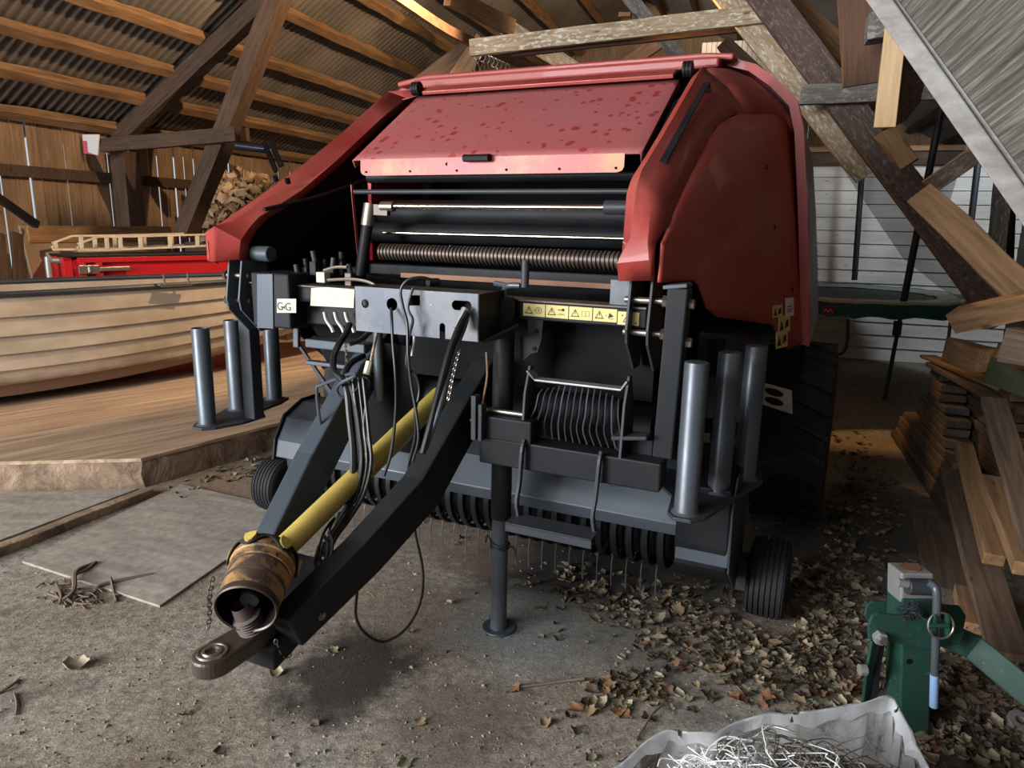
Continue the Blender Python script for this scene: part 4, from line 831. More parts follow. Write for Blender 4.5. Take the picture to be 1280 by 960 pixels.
mb = MB(); mb.prism([B(-.78, -.33, 1.12), B(-.20, -.33, 1.12), B(-.20, -.33, .62), B(-.44, -.33, .62)], B.v * .02); part(mb, 'bulkhead_wing', M['deep'])
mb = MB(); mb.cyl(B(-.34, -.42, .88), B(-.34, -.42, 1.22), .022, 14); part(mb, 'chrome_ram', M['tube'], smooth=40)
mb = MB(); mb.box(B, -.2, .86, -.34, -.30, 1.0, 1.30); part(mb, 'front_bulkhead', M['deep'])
mb = MB(); mb.cyl(B(-.62, -.20, .86), B(.85, -.20, .86), .10, 24); part(mb, 'crop_roller', M['black'], smooth=40)
mb = MB(); mb.box(B, .84, 1.10, -.30, -.28, .80, 1.16); 
# gearbox guard at right: dark housing with a slot
hs = [(673, 0)]
e = [(873, 415), (915, 418), (940, 440), (930, 530), (862, 520)]
mb = MB(); mb.prism([bh(x, y, v=.05) for x, y in e], B.v * .25); part(mb, 'chain_guard', M['black'], bevel=.006)
e = [(884, 423), (907, 424), (903, 470), (882, 470)]; mb = MB(); mb.prism([bh(x, y, v=.048) for x, y in e], B.v * .002); part(mb, 'guard_slot', M['deep'])

# ---- drawbar --------------------------------------------------------------------
Rp = [bh(602, 462, u=.19), bh(560, 540, u=.17), bh(528, 612, u=.14), bh(437, 703, u=.06), bh(374, 786, u=-.005)]
Rp = [(.20, -.40, 1.06), (.185, -.60, .92), (.15, -.86, .69), (.075, -1.12, .53), (-.005, -1.42, .385)]
Rp = [B(*p) for p in Rp]
mb = MB(); mb.sweep([Rp[0], Rp[1], Rp[2], Rp[3], Rp[4]], .085, [.17, .17, .175, .16, .135], B.u); db = part(mb, 'drawbar_beam', M['drawdark'], bevel=.008); db['label'] = 'drawbar beam nearer the camera, running from the bracket to the hitch'
Lp = [B(mu(u), v, z) for u, v, z in [(.22, -.20, 1.12), (.22, -.45, .98), (.20, -.80, .68), (.11, -1.12, .51), (.03, -1.40, .35)]]
mb = MB(); mb.sweep(Lp, .085, [.16, .16, .17, .15, .13], B.u); db2 = part(mb, 'drawbar_beam', M['slatelite'], bevel=.008)
# cross plate between the beams' front ends and the hitch eye
mb = MB(); mb.box8([B(-.16, -1.46, .26), B(-.02, -1.46, .26), B(.03, -1.12, .40), B(-.24, -1.12, .40), B(-.16, -1.46, .34), B(-.02, -1.46, .34), B(.03, -1.12, .48), B(-.24, -1.12, .48)]); part(mb, 'drawbar_throat', M['black'], bevel=.006)
eye = bh(266, 826, z=.36); eo = eye - B.o; eu, ev = eo.dot(B.u), eo.dot(B.v)
he = B(-.10, -1.32, .345); ax_ = (he - eye); ax_.z = 0; ax_.normalize(); sd_ = ax_.cross(Vector((0, 0, 1)))
pts = [eye + (ax_ * -math.cos(a_) + sd_ * math.sin(a_)) * .060 for a_ in [R(x) for x in range(-90, 91, 12)]]
pts += [eye + ax_ * .34 + sd_ * .05, eye + ax_ * .34 - sd_ * .05]
mb = MB(); mb.prism([p - Vector((0, 0, .028)) for p in pts], Vector((0, 0, .056))); hp_ = part(mb, 'hitch_eye', M['grease'], bevel=.010)
mb = MB(); mb.lathe(eye + Vector((0, 0, .026)), (0, 0, 1), [(0, .046), (.008, .044), (.008, .038), (.003, .036), (.003, .031), (.010, .028), (.010, .021), (-.02, .019)], 32); part(mb, 'eye_ring', M['steel'], hp_, smooth=30)
mb = MB(); mb.cyl(eye + Vector((0, 0, .026)), eye + Vector((0, 0, .0275)), .019, 24); part(mb, 'eye_hole', M['deep'], hp_)
# bolt with slot at the drawbar end
P = bh(398, 768, u=.045); mb = MB(); mb.cyl(P - B.u * .004, P + B.u * .002, .034, 20); part(mb, 'bolt_recess', M['deep'], db, smooth=40)
mb = MB(); mb.cyl(P, P + B.u * .016, .017, 6); part(mb, 'drawbar_bolt', M['steel'], db); mb = MB(); mb.cyl(P, P + B.u * .022, .010, 12); part(mb, 'bolt_tip', M['steel'], db)
# bent rod holder and ribbed boot on the drawbar
mb = MB(); rows = []
bo = bh(314, 780, u=-.06); b2_ = bh(330, 806, u=-.05); bd = (b2_ - bo).normalized()
mb.lathe(bo - bd * .085, bd, [(0, .026), (.03, .032)] + [(.04 + .010 * k + d, r) for k in range(6) for d, r in ((0, .034), (.005, .045), (.009, .034))] + [(.105, .028), (.105, 0)], 28); part(mb, 'ribbed_boot', paint('grubby_brown_rubber', (.075, .055, .045), (.13, .10, .08), .6, .6, 12), smooth=25)

# ---- driveshaft -------------------------------------------------------------------
S0, S1 = B(-.10, -.30, .90), bh(352, 688, u=-.10)
sd0 = (S1 - S0).normalized()
mb = MB(); mb.lathe(S0, sd0, [(0, .030), (.0, .044), ((S1 - S0).length * .55, .044), ((S1 - S0).length * .55, .040), ((S1 - S0).length + .03, .040)], 28); ds = part(mb, 'driveshaft_guard', M['yellow'], smooth=40)
C0 = bh(336, 690, u=-.13); C1 = bh(309, 757, u=-.03); cd_ = (C1 - C0).normalized(); Lc = (C1 - C0).length
pf = [(-.01, .042), (.0, .085), (.02, .112), (.045, .122), (.06, .124), (.064, .119), (.085, .119), (.088, .110), (.093, .110), (.096, .117), (.128, .114), (.131, .105), (.136, .105), (.139, .111), (.165, .109), (.20, .108)]
k_ = .118 / .122
sc_ = Lc * 1.06 / .20
mb = MB(); mb.lathe(C0, cd_, [(t * sc_, r * k_ * .86) for t, r in pf] + [(.20 * sc_, .087)], 40); cone = part(mb, 'guard_cone', M['guard'], smooth=35); cone['label'] = 'grimy orange-brown cone guard at the shaft end'
mb = MB(); mb.lathe(C0, cd_, [(.199 * sc_, .0865), (.1 * sc_, .080), (.03 * sc_, .062), (.02 * sc_, .0)], 36); part(mb, 'cone_inside', M['deep'], cone, smooth=40)
# scalloped black collar round the top of the cone
an = cd_.orthogonal().normalized(); bn = cd_.cross(an); rows = []
for j in range(73):
    a_ = 2 * math.pi * j / 72; q = an * math.cos(a_) + bn * math.sin(a_); wv = .5 + .5 * math.cos(6 * a_)
    rows.append([C0 + cd_ * (.002 * sc_) + q * .074, C0 + cd_ * (.022 * sc_) + q * (.112 * .86 + .006), C0 + cd_ * ((.034 + .030 * wv) * sc_) + q * (.122 * .86 + .006)])
mb = MB(); mb.grid(rows); part(mb, 'scalloped_collar', M['rubber'], cone, smooth=50, thick=.004)
for j in range(6):
    a_ = 2 * math.pi * j / 6; q = an * math.cos(a_) + bn * math.sin(a_); tq = cd_.cross(q); ctr = C0 + cd_ * (.038 * sc_) + q * (.118 * .86 + .007)
    mb = MB(); mb.prism([ctr + tq * (x * .020) + cd_ * (y * .020) - q * .004 for x, y in ((-1, -.9), (0, -1.1), (1, -.9), (1, 0), (.6, .8), (0, 1.1), (-.6, .8), (-1, 0))], q * .009); part(mb, 'collar_tab', M['yellow'], cone)
mb = MB(); mb.lathe(C0, cd_, [(.180 * sc_, .109 * k_ * .86 + .001), (.20 * sc_, .112 * k_ * .86), (.204 * sc_, .108 * k_ * .86), (.20 * sc_, .086)], 40); part(mb, 'cone_rim', M['grease'], cone, smooth=35)
for q_ in (.090, .1335):
    mb = MB(); mb.lathe(C0, cd_, [((q_ - .005) * sc_, .114 * k_ * .86), (q_ * sc_, .1135 * k_ * .86), ((q_ + .005) * sc_, .111 * k_ * .86)], 40); part(mb, 'cone_groove', M['grease'], cone, smooth=35)
# yoke inside the cone
mb = MB(); mb.lathe(C0, cd_, [(.05, .04), (.12, .04), (Lc - .03, .032), (Lc - .02, .028), (Lc - .02, 0)], 20); part(mb, 'shaft_yoke', M['drawdark'], smooth=40)
def chain(pts, r, n, name, m, parent=None, lw=.006):
    pts = spline(pts, 10); tot = sum((pts[i + 1] - pts[i]).length for i in range(len(pts) - 1)); out = None; mb = MB()
    for k in range(n):
        s = tot * (k + .5) / n; acc = 0
        for i in range(len(pts) - 1):
            d = (pts[i + 1] - pts[i]).length
            if acc + d >= s: p = pts[i].lerp(pts[i + 1], (s - acc) / d); t = (pts[i + 1] - pts[i]).normalized(); break
            acc += d
        o1 = t.orthogonal().normalized(); 
        if k % 2: o1 = t.cross(o1)
        hl = tot / n * .68
        mb.tube([p + t * (hl * math.cos(a_)) + o1 * (lw * math.sin(a_)) for a_ in [R(x) for x in range(0, 360, 45)]], r, 5, closed=True)
    return part(mb, name, m, parent, smooth=True)
chain([bh(266, 722, u=-.17), bh(262, 745, u=-.18), bh(262, 768, u=-.19), bh(260, 786, u=-.19)], .0022, 12, 'safety_chain', M['grease'], lw=.007)
chain([bh(344, 800, u=-.02), bh(350, 816, u=-.02), bh(358, 822, u=-.02), bh(366, 812, u=-.02), bh(368, 800, u=-.02)], .0022, 11, 'safety_chain', M['steel'], lw=.006)

# ---- bracket plate with holes, hoses -------------------------------------------------
zt_, zb2 = 1.412, 1.243
pl0, pl1 = bh(443.5, 357, v=-.75), bh(598, 367, v=-.75); pu0, pu1 = (pl0 - B.o).dot(B.u), (pl1 - B.o).dot(B.u)
# plate with cut-outs: build as a filled 2-D face with holes
def plate_with_holes(outer, holes, v, th, name, m, parent=None):
    bm = bmesh.new(); allv = []
    for lp in [outer] + holes:
        vs = [bm.verts.new((u_, 0, z_)) for u_, z_ in lp]; [bm.edges.new((vs[i], vs[(i + 1) % len(vs)])) for i in range(len(vs))]
    bmesh.ops.triangle_fill(bm, use_beauty=True, edges=bm.edges[:]); bm.verts.ensure_lookup_table(); bm.verts.index_update()
    mb = MB(); mb.add([B(x.co.x, v, x.co.z) for x in bm.verts], [tuple(q.index for q in f_.verts) for f_ in bm.faces]); bm.free()
    return mb.build(name, m, parent or bal, thick=th)
def circ(cx, cz, r, n=20, rz=None): return [(cx + r * math.cos(2 * math.pi * k / n), cz + (rz or r) * math.sin(2 * math.pi * k / n)) for k in range(n)]
def pz(x, y): q = bh(x, y, v=-.75) - B.o; return q.dot(B.u), q.z
h1 = circ(*pz(456.5, 379.5), .017); h2 = circ(*pz(490, 380.5), .024); sq = [pz(512, 369), pz(525, 369), pz(525, 382), pz(512, 382)]
cx, cz = pz(577, 382); sl = [(cx + (.022 if abs(a_) < 91 or a_ > 269 else -.022) + .018 * math.cos(R(a_)), cz + .018 * math.sin(R(a_))) for a_ in range(0, 360, 18)]
sx, sz = pz(553, 424); outer = [(pu0, zb2 + .0), (sx - .012, zb2), (sx - .012, zb2 + .045)] + [(sx + .012 * math.cos(R(a_)), zb2 + .045 + .012 * math.sin(R(a_))) for a_ in (150, 120, 90, 60, 30)] + [(sx + .012, zb2 + .045), (sx + .012, zb2), (pu1, zb2), (pu1, zt_), (pu0, zt_)]
bp_ = plate_with_holes(outer, [h1, h2, sq, sl], -.75, .006, 'coupling_plate', M['plate']); bp_['label'] = 'scuffed grey steel plate with round and slotted holes'
mb = MB(); mb.box(B, pu1 - .004, pu1 + .004, -.75, -.52, zb2, zt_); mb.box(B, pu0, pu1, -.746, -.60, zt_ - .005, zt_); part(mb, 'coupling_box', M['black'], bevel=.002)
mb = MB(); mb.box(B, pu0 + .01, pu1 - .01, -.70, -.50, 1.26, 1.40); part(mb, 'coupling_interior', M['deep'])
mb = MB(); mb.prism([B(pu1, -.72, zb2), B(pu1 + .07, -.56, zb2 + .05), B(pu1 + .02, -.50, zb2)], Vector((0, 0, -.01))); part(mb, 'gusset', M['slate'])
def hose(pts, r, name='hydraulic_hose', m=None, v=-.8, parent=None, n=6):
    P = [bh(p[0], p[1], v=(p[2] if len(p) > 2 else v)) for p in pts]; mb = MB(); mb.tube(spline(P, n), r, 8); return part(mb, name, m or M['hose'], parent, smooth=True)
# hoses
hose([(583, 390, -.78), (578, 400, -.80), (571, 415, -.84), (560, 445, -.9), (548, 490, -.97), (538, 530, -1.03), (528, 567, -1.08)], .011)
hose([(585, 392, -.77), (580, 410, -.80), (570, 435, -.86), (560, 470, -.92), (548, 515, -1.0), (532, 560, -1.06)], .009, m=M['tube'])
hose([(582, 386, -.77), (577, 398, -.79), (572, 411, -.81)], .015, 'hose_coupling', M['galv'])
hose([(489, 385, -.77), (490, 405, -.8), (491, 430, -.82), (494, 465, -.85), (495, 500, -.9), (493, 535, -.95), (488, 570, -1.0), (480, 595, -1.04)], .0055, 'electric_cable')
hose([(545, 352, -.72), (528, 347, -.76), (510, 350, -.79), (501, 362, -.8), (503, 380, -.8), (509, 405, -.8), (510, 440, -.82), (514, 480, -.87), (521, 520, -.92), (523, 550, -.96), (516, 577, -1.0)], .0055, 'electric_cable')
hose([(516, 360, -.78), (510, 385, -.8), (516, 400, -.8), (512, 420, -.8), (508, 455, -.82), (520, 470, -.85), (524, 490, -.88), (519, 515, -.9), (519, 545, -.95), (512, 575, -1.0)], .005, 'electric_cable')
hose([(535, 353, -.70), (548, 353, -.66)], .016, 'cable_plug', M['rubber']); hose([(518, 420, -.79), (517, 432, -.79), (515, 445, -.8)], .006, 'cable_clip', M['galv'])
hose([(437, 405, -.62), (432, 418, -.66), (424, 430, -.72), (417, 447, -.76), (418, 465, -.80), (428, 475, -.82), (434, 490, -.84), (437, 520, -.86), (441, 560, -.9), (440, 600, -.95), (430, 630, -1.0)], .0135)
hose([(455, 445, -.62), (440, 453, -.70), (432, 466, -.78), (437, 480, -.82), (444, 505, -.84), (449, 540, -.87), (452, 575, -.9), (446, 610, -.95), (428, 645, -1.0), (412, 680, -1.1)], .0125)
hose([(466, 412, -.62), (450, 425, -.68), (437, 430, -.72)], .010)
for k, dx in enumerate((0, 7, 14, 20)):
    hose([(434 + dx, 472, -.82), (437 + dx, 500, -.84), (443 + dx * .9, 540, -.87), (446 + dx * .9, 580, -.91), (440 + dx * .7, 620, -.97), (424 + dx * .6, 650, -1.03), (410 + dx * .5, 672, -1.10), (400 + dx * .5, 695, -1.16)], .007 if k % 2 else .0045, 'electric_cable' if k % 2 == 0 else 'hydraulic_hose')
hose([(427, 476, -.80), (421, 483, -.82), (422, 491, -.83), (432, 497, -.84), (446, 486, -.83), (452, 472, -.8), (462, 477, -.8), (458, 500, -.83), (455, 540, -.87), (462, 580, -.9), (455, 620, -.95), (435, 640, -1.0), (420, 655, -1.03), (424, 640, -1.0)], .0048, 'electric_cable')
hose([(434, 640, -1.02), (428, 660, -1.06), (418, 672, -1.1), (412, 662, -1.1), (418, 648, -1.06), (404, 668, -1.15), (396, 700, -1.2), (403, 690, -1.2)], .0048, 'electric_cable')
for k, (x, y) in enumerate(((399, 682), (405, 678))):
    hose([(x, y, -1.18), (x - 5, y + 20, -1.22), (x, y + 28, -1.24), (x + 9, y + 14, -1.22), (x + 10, y - 4, -1.2), (x + 6, y - 12, -1.18)], .006, 'cable_loop')
hose([(472, 390 + 22, -.7), (466, 440, -.72), (462, 460, -.74)], .006, 'orange_cable', M['guard']); hose([(462, 452, -.74), (460, 460, -.75), (458, 468, -.76)], .014, 'socket', M['cream'])
# hanging loop towards the floor
hose([(520, 540, -.75), (510, 600, -.7), (518, 660, -.7), (528, 710, -.72), (526, 750, -.78), (508, 785, -.85), (480, 802, -.92), (457, 792, -.98), (445, 770, -1.0), (447, 735, -1.0)], .0058, 'hanging_cable')
# hose rack rod
hose([(405, 553, -.72), (399, 520, -.75), (396, 487, -.77), (402, 481, -.77), (425, 472, -.79), (440, 467, -.82), (444, 470, -.85), (426, 479, -.86), (421, 487, -.84), (424, 496, -.83)], .007, 'hose_rack', M['slatelite'])
chain([bh(574, 437, v=-.8), bh(566, 470, v=-.86), bh(560, 500, v=-.9)], .002, 18, 'hanging_chain', M['steel'], lw=.006)
chain([bh(432, 430, v=-.68), bh(433, 455, v=-.70), bh(432, 480, v=-.70)], .002, 14, 'hanging_chain', M['steel'], lw=.005)
mb = MB(); mb.tube(spline([bh(608, 440, v=-.62), bh(609, 470, v=-.62), bh(604, 500, v=-.66), bh(601, 520, v=-.7)], 5), .005, 6); part(mb, 'latch_rod', M['rust'], smooth=True)

# ---- jack --------------------------------------------------------------------------
ju, jv = .325, -.54
mb = MB(); mb.lathe(B(ju, jv, .50), (0, 0, 1), [(0, .037), (.0, .041), (.88, .041), (.885, .034), (.885, 0)], 24); jk = part(mb, 'jack_tube', M['black'], smooth=40)
mb = MB(); mb.lathe(B(ju - .003, jv, .045), (0, 0, 1), [(0, .033), (.60, .033)], 24, True); part(mb, 'jack_leg', M['tube'], smooth=40)
mb = MB(); mb.lathe(B(ju - .003, jv, 0), (0, 0, 1), [(0, 0), (0, .066), (.008, .071), (.012, .068), (.010, .036), (.05, .033)], 32); part(mb, 'jack_foot', M['tube'], smooth=35)
mb = MB(); hz = B(ju, jv, 1.385); mb.tube(spline([bh(632, 374, v=-.54), bh(631, 362, v=-.54), bh(636, 357, v=-.56), bh(650, 357, v=-.56)], 4) , .011, 10); mb.tube([bh(618, 354, v=-.54), bh(634, 357, v=-.54)], .010, 8); part(mb, 'crank_arm', M['tube'], smooth=40)
mb = MB(); mb.tube([bh(656, 359, v=-.57), bh(657, 325, v=-.57)], .015, 12); part(mb, 'crank_handle', M['slate'], smooth=40)
mb = MB(); rr = random.Random(8); c_ = B(ju - .003, jv, .385)
for k in range(3): mb.tube([c_ + B.u * (.038 * math.cos(a_)) + B.v * (.038 * math.sin(a_)) + Vector((0, 0, .008 * k - .01 + .006 * math.sin(3 * a_ + k))) for a_ in [R(x) for x in range(0, 360, 24)]], .005, 6, closed=True)
mb.tube(spline([c_ + B.u * .04, c_ + B.u * .065 - Vector((0, 0, .01)), c_ + B.u * .07 - Vector((0, 0, .045))], 4), .005, 6); mb.tube(spline([c_ - B.u * .04, c_ - B.u * .058 + Vector((0, 0, .025)), c_ - B.u * .065 - Vector((0, 0, .01))], 4), .005, 6); part(mb, 'tied_strap', M['slate'], smooth=True)

# ---- winch beam, step and spool ----------------------------------------------------------
mb = MB(); mb.box(B, .285, .98, -.66, -.56, .762, .866); part(mb, 'cross_beam', M['black'], bevel=.006)
mb = MB(); mb.box(B, .265, .50, -.665, -.56, .862, .95); part(mb, 'beam_step', M['black'], bevel=.006)
for (u, v0_, lean) in ((.455, -.62, 0), (.83, -.60, 0)):
    mb = MB(); pr = [(-.66, .86), (-.52, .86), (-.52, 1.02), (-.575, 1.145), (-.60, 1.145), (-.64, 1.05)]; mb.prism([B(u, v, z) for v, z in pr], B.u * .010); part(mb, 'spool_plate', M['slate'], bevel=.002)
mb = MB(); mb.sweep([B(.46, -.60, 1.13), B(.485, -.585, 1.095), B(.81, -.585, 1.095), B(.835, -.60, 1.13)], .05, .008, B.v); part(mb, 'spool_top_plate', M['galv'], bevel=.002)
mb = MB(); mb.cyl(B(.28, -.62, .962), B(.455, -.62, .962), .010, 12); mb.sweep([B(.285, -.62, .962), B(.25, -.66, .92)], .012, .012, B.u); part(mb, 'spool_lever', M['steel'], smooth=40)
mb = MB(); mb.cyl(B(.50, -.54, .99), B(.80, -.54, .99), .055, 24); part(mb, 'twine_spool', M['deep'], smooth=40)
for k in range(14):
    u = .505 + k * .0225; c = (k - 6.5) / 6.5; mb = MB(); zt2 = 1.085 - .045 * max(0, abs(c) - .35)
    mb.tube(spline([B(u, -.575, zt2), B(u + .006 * c, -.60, 1.04), B(u + .012 * c, -.612, .99), B(u - .01 + .03 * c * abs(c), -.60, .93), B(u + .03 * c, -.59, .875)], 4), .0032, 6); part(mb, 'twine_strand', M['slate'] if k % 4 else M['tube'], smooth=True)
# step hanging below the beam
for u in (.475, .77):
    mb = MB(); mb.sweep(spline([B(u, -.665, .88), B(u - .0, -.685, .84), B(u - .005, -.69, .72), B(u - .01, -.70, .65), B(u - .0, -.70, .588)], 4), .012, .022, B.u); part(mb, 'step_arm', M['slate'], bevel=.002)
mb = MB(); mb.box(B, .455, .785, -.78, -.68, .588, .598); mb.box(B, .455, .785, -.78, -.772, .562, .598); part(mb, 'step_plate', M['slate'], bevel=.003)
mb = MB(); mb.box(B, .27, .29, -.70, -.66, .86, 1.03); mb.box(B, .30, .315, -.70, -.66, .86, 1.0); part(mb, 'lever_guide', M['slate'], bevel=.002)

# ---- pickup: wind guard, drum bands and tines ------------------------------------------------
wg = [(-.33, .475), (-.345, .50), (-.27, .635), (-.10, .70), (.02, .70), (.02, .685), (-.095, .685), (-.26, .62), (-.33, .50)]
mb = MB(); pr = [(-.30, .462), (-.325, .470), (-.335, .52), (-.26, .64), (-.08, .70), (.0, .70), (.0, .66), (-.24, .60), (-.29, .50)]
mb.prism([B(-.87, v, z) for v, z in pr], B.u * 1.86); wgp = part(mb, 'wind_guard', M['slatelite'], bevel=.004); wgp['label'] = 'blue-grey wind guard plate across the pickup'
mb = MB(); mb.prism([B(.985, v, z) for v, z in [(-.35, .46), (-.36, .70), (-.2, .74), (.10, .74), (.10, .22), (-.10, .20), (-.33, .36)]], B.u * .20); part(mb, 'pickup_side_cheek', M['black'], bevel=.006)
mb = MB(); mb.prism([B(1.19, v, z) for v, z in [(-.38, .62), (-.30, .74), (.10, .72), (.10, .20), (-.12, .20), (-.34, .36)]], B.u * .008); part(mb, 'pickup_end_plate', M['slate'], bevel=.002)
mb = MB(); mb.box(B, .99, 1.19, -.345, -.335, .385, .66); part(mb, 'pickup_front_plate', M['slatelite'], bevel=.003)
# left end with faceted guard
gl = [(-.155, .40), (-.135, .49), (-.06, .60), (.08, .66), (.22, .66), (.22, .36), (-.10, .38)]
mb = MB(); mb.prism([B(-1.22, v, z) for v, z in gl], B.u * .36); lg = part(mb, 'pickup_end_guard', M['slatelite'], bevel=.004)
mb = MB(); mb.prism([B(-1.23, v, z) for v, z in [(-.17, .39), (-.15, .50), (-.07, .615), (.08, .675), (.23, .675), (.23, .35), (-.10, .37)]], B.u * .012); part(mb, 'guard_rim', M['black'])
nb = 29
for k in range(nb):
    u = -.97 + k * .067; rows = []
    mb = MB(); c = Vector((UC, -.02, .40)); rad = .205
    for a_ in [R(x) for x in range(70, 300, 14)]:
        rows.append([B(u - .020, c.y + (rad) * math.cos(a_), c.z + rad * math.sin(a_) * .95), B(u - .012, c.y + (rad + .012) * math.cos(a_), c.z + (rad + .012) * math.sin(a_) * .95), B(u + .012, c.y + (rad + .012) * math.cos(a_), c.z + (rad + .012) * math.sin(a_) * .95), B(u + .020, c.y + rad * math.cos(a_), c.z + rad * math.sin(a_) * .95)])
    mb.grid(rows); part(mb, 'stripper_band', M['black'], smooth=30, thick=.004)
mb = MB(); mb.cyl(B(-1.0, .0, .38), B(.98, .0, .38), .155, 28); part(mb, 'pickup_drum', M['deep'], smooth=40)
for k in range(nb - 1):
    u = -.97 + (k + .5) * .067; mb = MB(); mb.tube(spline([B(u, -.06, .26), B(u, -.11, .20), B(u + .002, -.118, .13), B(u + .004, -.12, .08)], 3), .0034, 6); part(mb, 'tine', M['tube'], smooth=True)
for k in range(0, nb - 1, 2):
    u = -.97 + (k + .5) * .067; mb = MB(); mb.tube([B(u, -.10, .34), B(u, -.24, .30)], .0042, 6); part(mb, 'tine', M['black'], smooth=True)
# ---- wheels ----------------------------------------------------------------------------------
def tyre(u0, u1, v, z, r, name, ribs=6, lug=False):
    c = B((u0 + u1) / 2, v, z); w_ = (u1 - u0); prof = [(-.42 * w_, r * .58), (-.48 * w_, r * .66), (-.5 * w_, r * .80), (-.47 * w_, r * .92), (-.42 * w_, r * .975)]
    n = ribs
    for k in range(n):
        a_ = -.40 * w_ + .80 * w_ * k / n; b_ = -.40 * w_ + .80 * w_ * (k + 1) / n; cr_ = lambda x: r * (1 - .03 * (2 * x / w_) ** 2)
        g_ = .10 * (b_ - a_); prof += [(a_ + g_, cr_(a_) - .008), (a_ + g_ * 1.6, cr_(a_)), (b_ - g_ * 1.6, cr_(b_)), (b_ - g_, cr_(b_) - .008)]
    prof += [(.42 * w_, r * .975), (.47 * w_, r * .92), (.5 * w_, r * .80), (.48 * w_, r * .66), (.42 * w_, r * .58)]
    mb = MB(); mb.lathe(c, B.u, prof, 56); t = part(mb, name, M['rubber'], smooth=30)
    mb = MB(); mb.lathe(c, B.u, [(-.36 * w_, 0), (-.36 * w_, r * .25), (-.28 * w_, r * .5), (-.42 * w_, r * .6), (.42 * w_, r * .6), (.28 * w_, r * .5), (.36 * w_, r * .25), (.36 * w_, 0)], 32); part(mb, 'wheel_rim', M['slate'], t, smooth=35)
    if lug:
        for k in range(26):
            for s in (-1, 1):
                a_ = 2 * math.pi * (k + (.5 if s > 0 else 0)) / 26; rr_ = r; mbx = None
                d = B.v * math.cos(a_) + Vector((0, 0, 1)) * math.sin(a_); tg = B.u.cross(d)
                q = [c + B.u * (s * .02 * w_) + tg * 0, c + B.u * (s * .46 * w_) + tg * .07]
                if k == 0 and s == -1: LG = MB()
                LG.box8([q[0] + d * (rr_ - .01) - tg * .02, q[1] + d * (rr_ - .03) - tg * .02, q[1] + d * (rr_ - .03) + tg * .02, q[0] + d * (rr_ - .01) + tg * .02, q[0] + d * (rr_ + .014) - tg * .014, q[1] + d * (rr_ + .004) - tg * .014, q[1] + d * (rr_ + .004) + tg * .014, q[0] + d * (rr_ + .014) + tg * .014])
        part(LG, 'tyre_tread', M['rubber'], t)
    return t
tyre(1.235, 1.40, .10, .172, .172, 'gauge_wheel'); tyre(-1.445, -1.285, .02, .16, .16, 'gauge_wheel')
tyre(1.12, 1.50, 1.30, .515, .515, 'main_wheel', 1, True); tyre(mu(1.50), mu(1.12), 1.30, .515, .515, 'main_wheel', 1, True)
mb = MB(); mb.box(B, -1.35, 1.15, 1.24, 1.36, .46, .58); part(mb, 'axle', M['black'])
mb = MB(); mb.box(B, 1.19, 1.25, .02, .12, .12, .26); part(mb, 'gauge_wheel_arm', M['slate'], bevel=.004)
mb = MB(); mb.box(B, -1.285, -1.22, .0, .08, .12, .42); part(mb, 'gauge_wheel_arm', M['slate'], bevel=.004)
# grey reflector plate with two oval openings on the wheel mudguard
Q_ = [bh(943, 475, v=.30), bh(990, 488, v=.42), bh(991, 518, v=.42), bh(942, 502, v=.30)]
nrm = (Q_[1] - Q_[0]).cross(Q_[3] - Q_[0]).normalized()
mb = MB(); mb.prism(Q_, nrm * .008); lp2 = part(mb, 'perforated_plate', M['galv'], bevel=.001)
for fy in (.30, .70):
    ctr = Q_[0].lerp(Q_[1], .52).lerp(Q_[3].lerp(Q_[2], .52), fy); e1 = (Q_[1] - Q_[0]).normalized(); e2 = (Q_[3] - Q_[0]).normalized()
    for sg in (1, -1): mb = MB(); mb.prism([ctr + e1 * (.05 * math.cos(a_)) + e2 * (.017 * math.sin(a_)) - nrm * .0015 for a_ in [R(x) for x in range(0, 360, 20)]], nrm * .011); 
    part(mb, 'plate_opening', M['deep'], lp2)
mb = MB(); mb.prism([B(.95, .25, 1.15), B(1.20, .55, 1.10), B(1.32, 1.0, 1.04), B(1.32, 1.0, .9), B(1.05, .30, .85), B(.95, .22, .85)], Vector((.03, .06, 0))); part(mb, 'mudguard', M['deep'])
mb = MB(); mb.prism([B(1.02, .28, .98), B(1.16, .40, .98), B(1.10, .36, .70), B(1.0, .26, .70)], Vector((.01, .05, 0))); part(mb, 'guard_panel', M['black'])
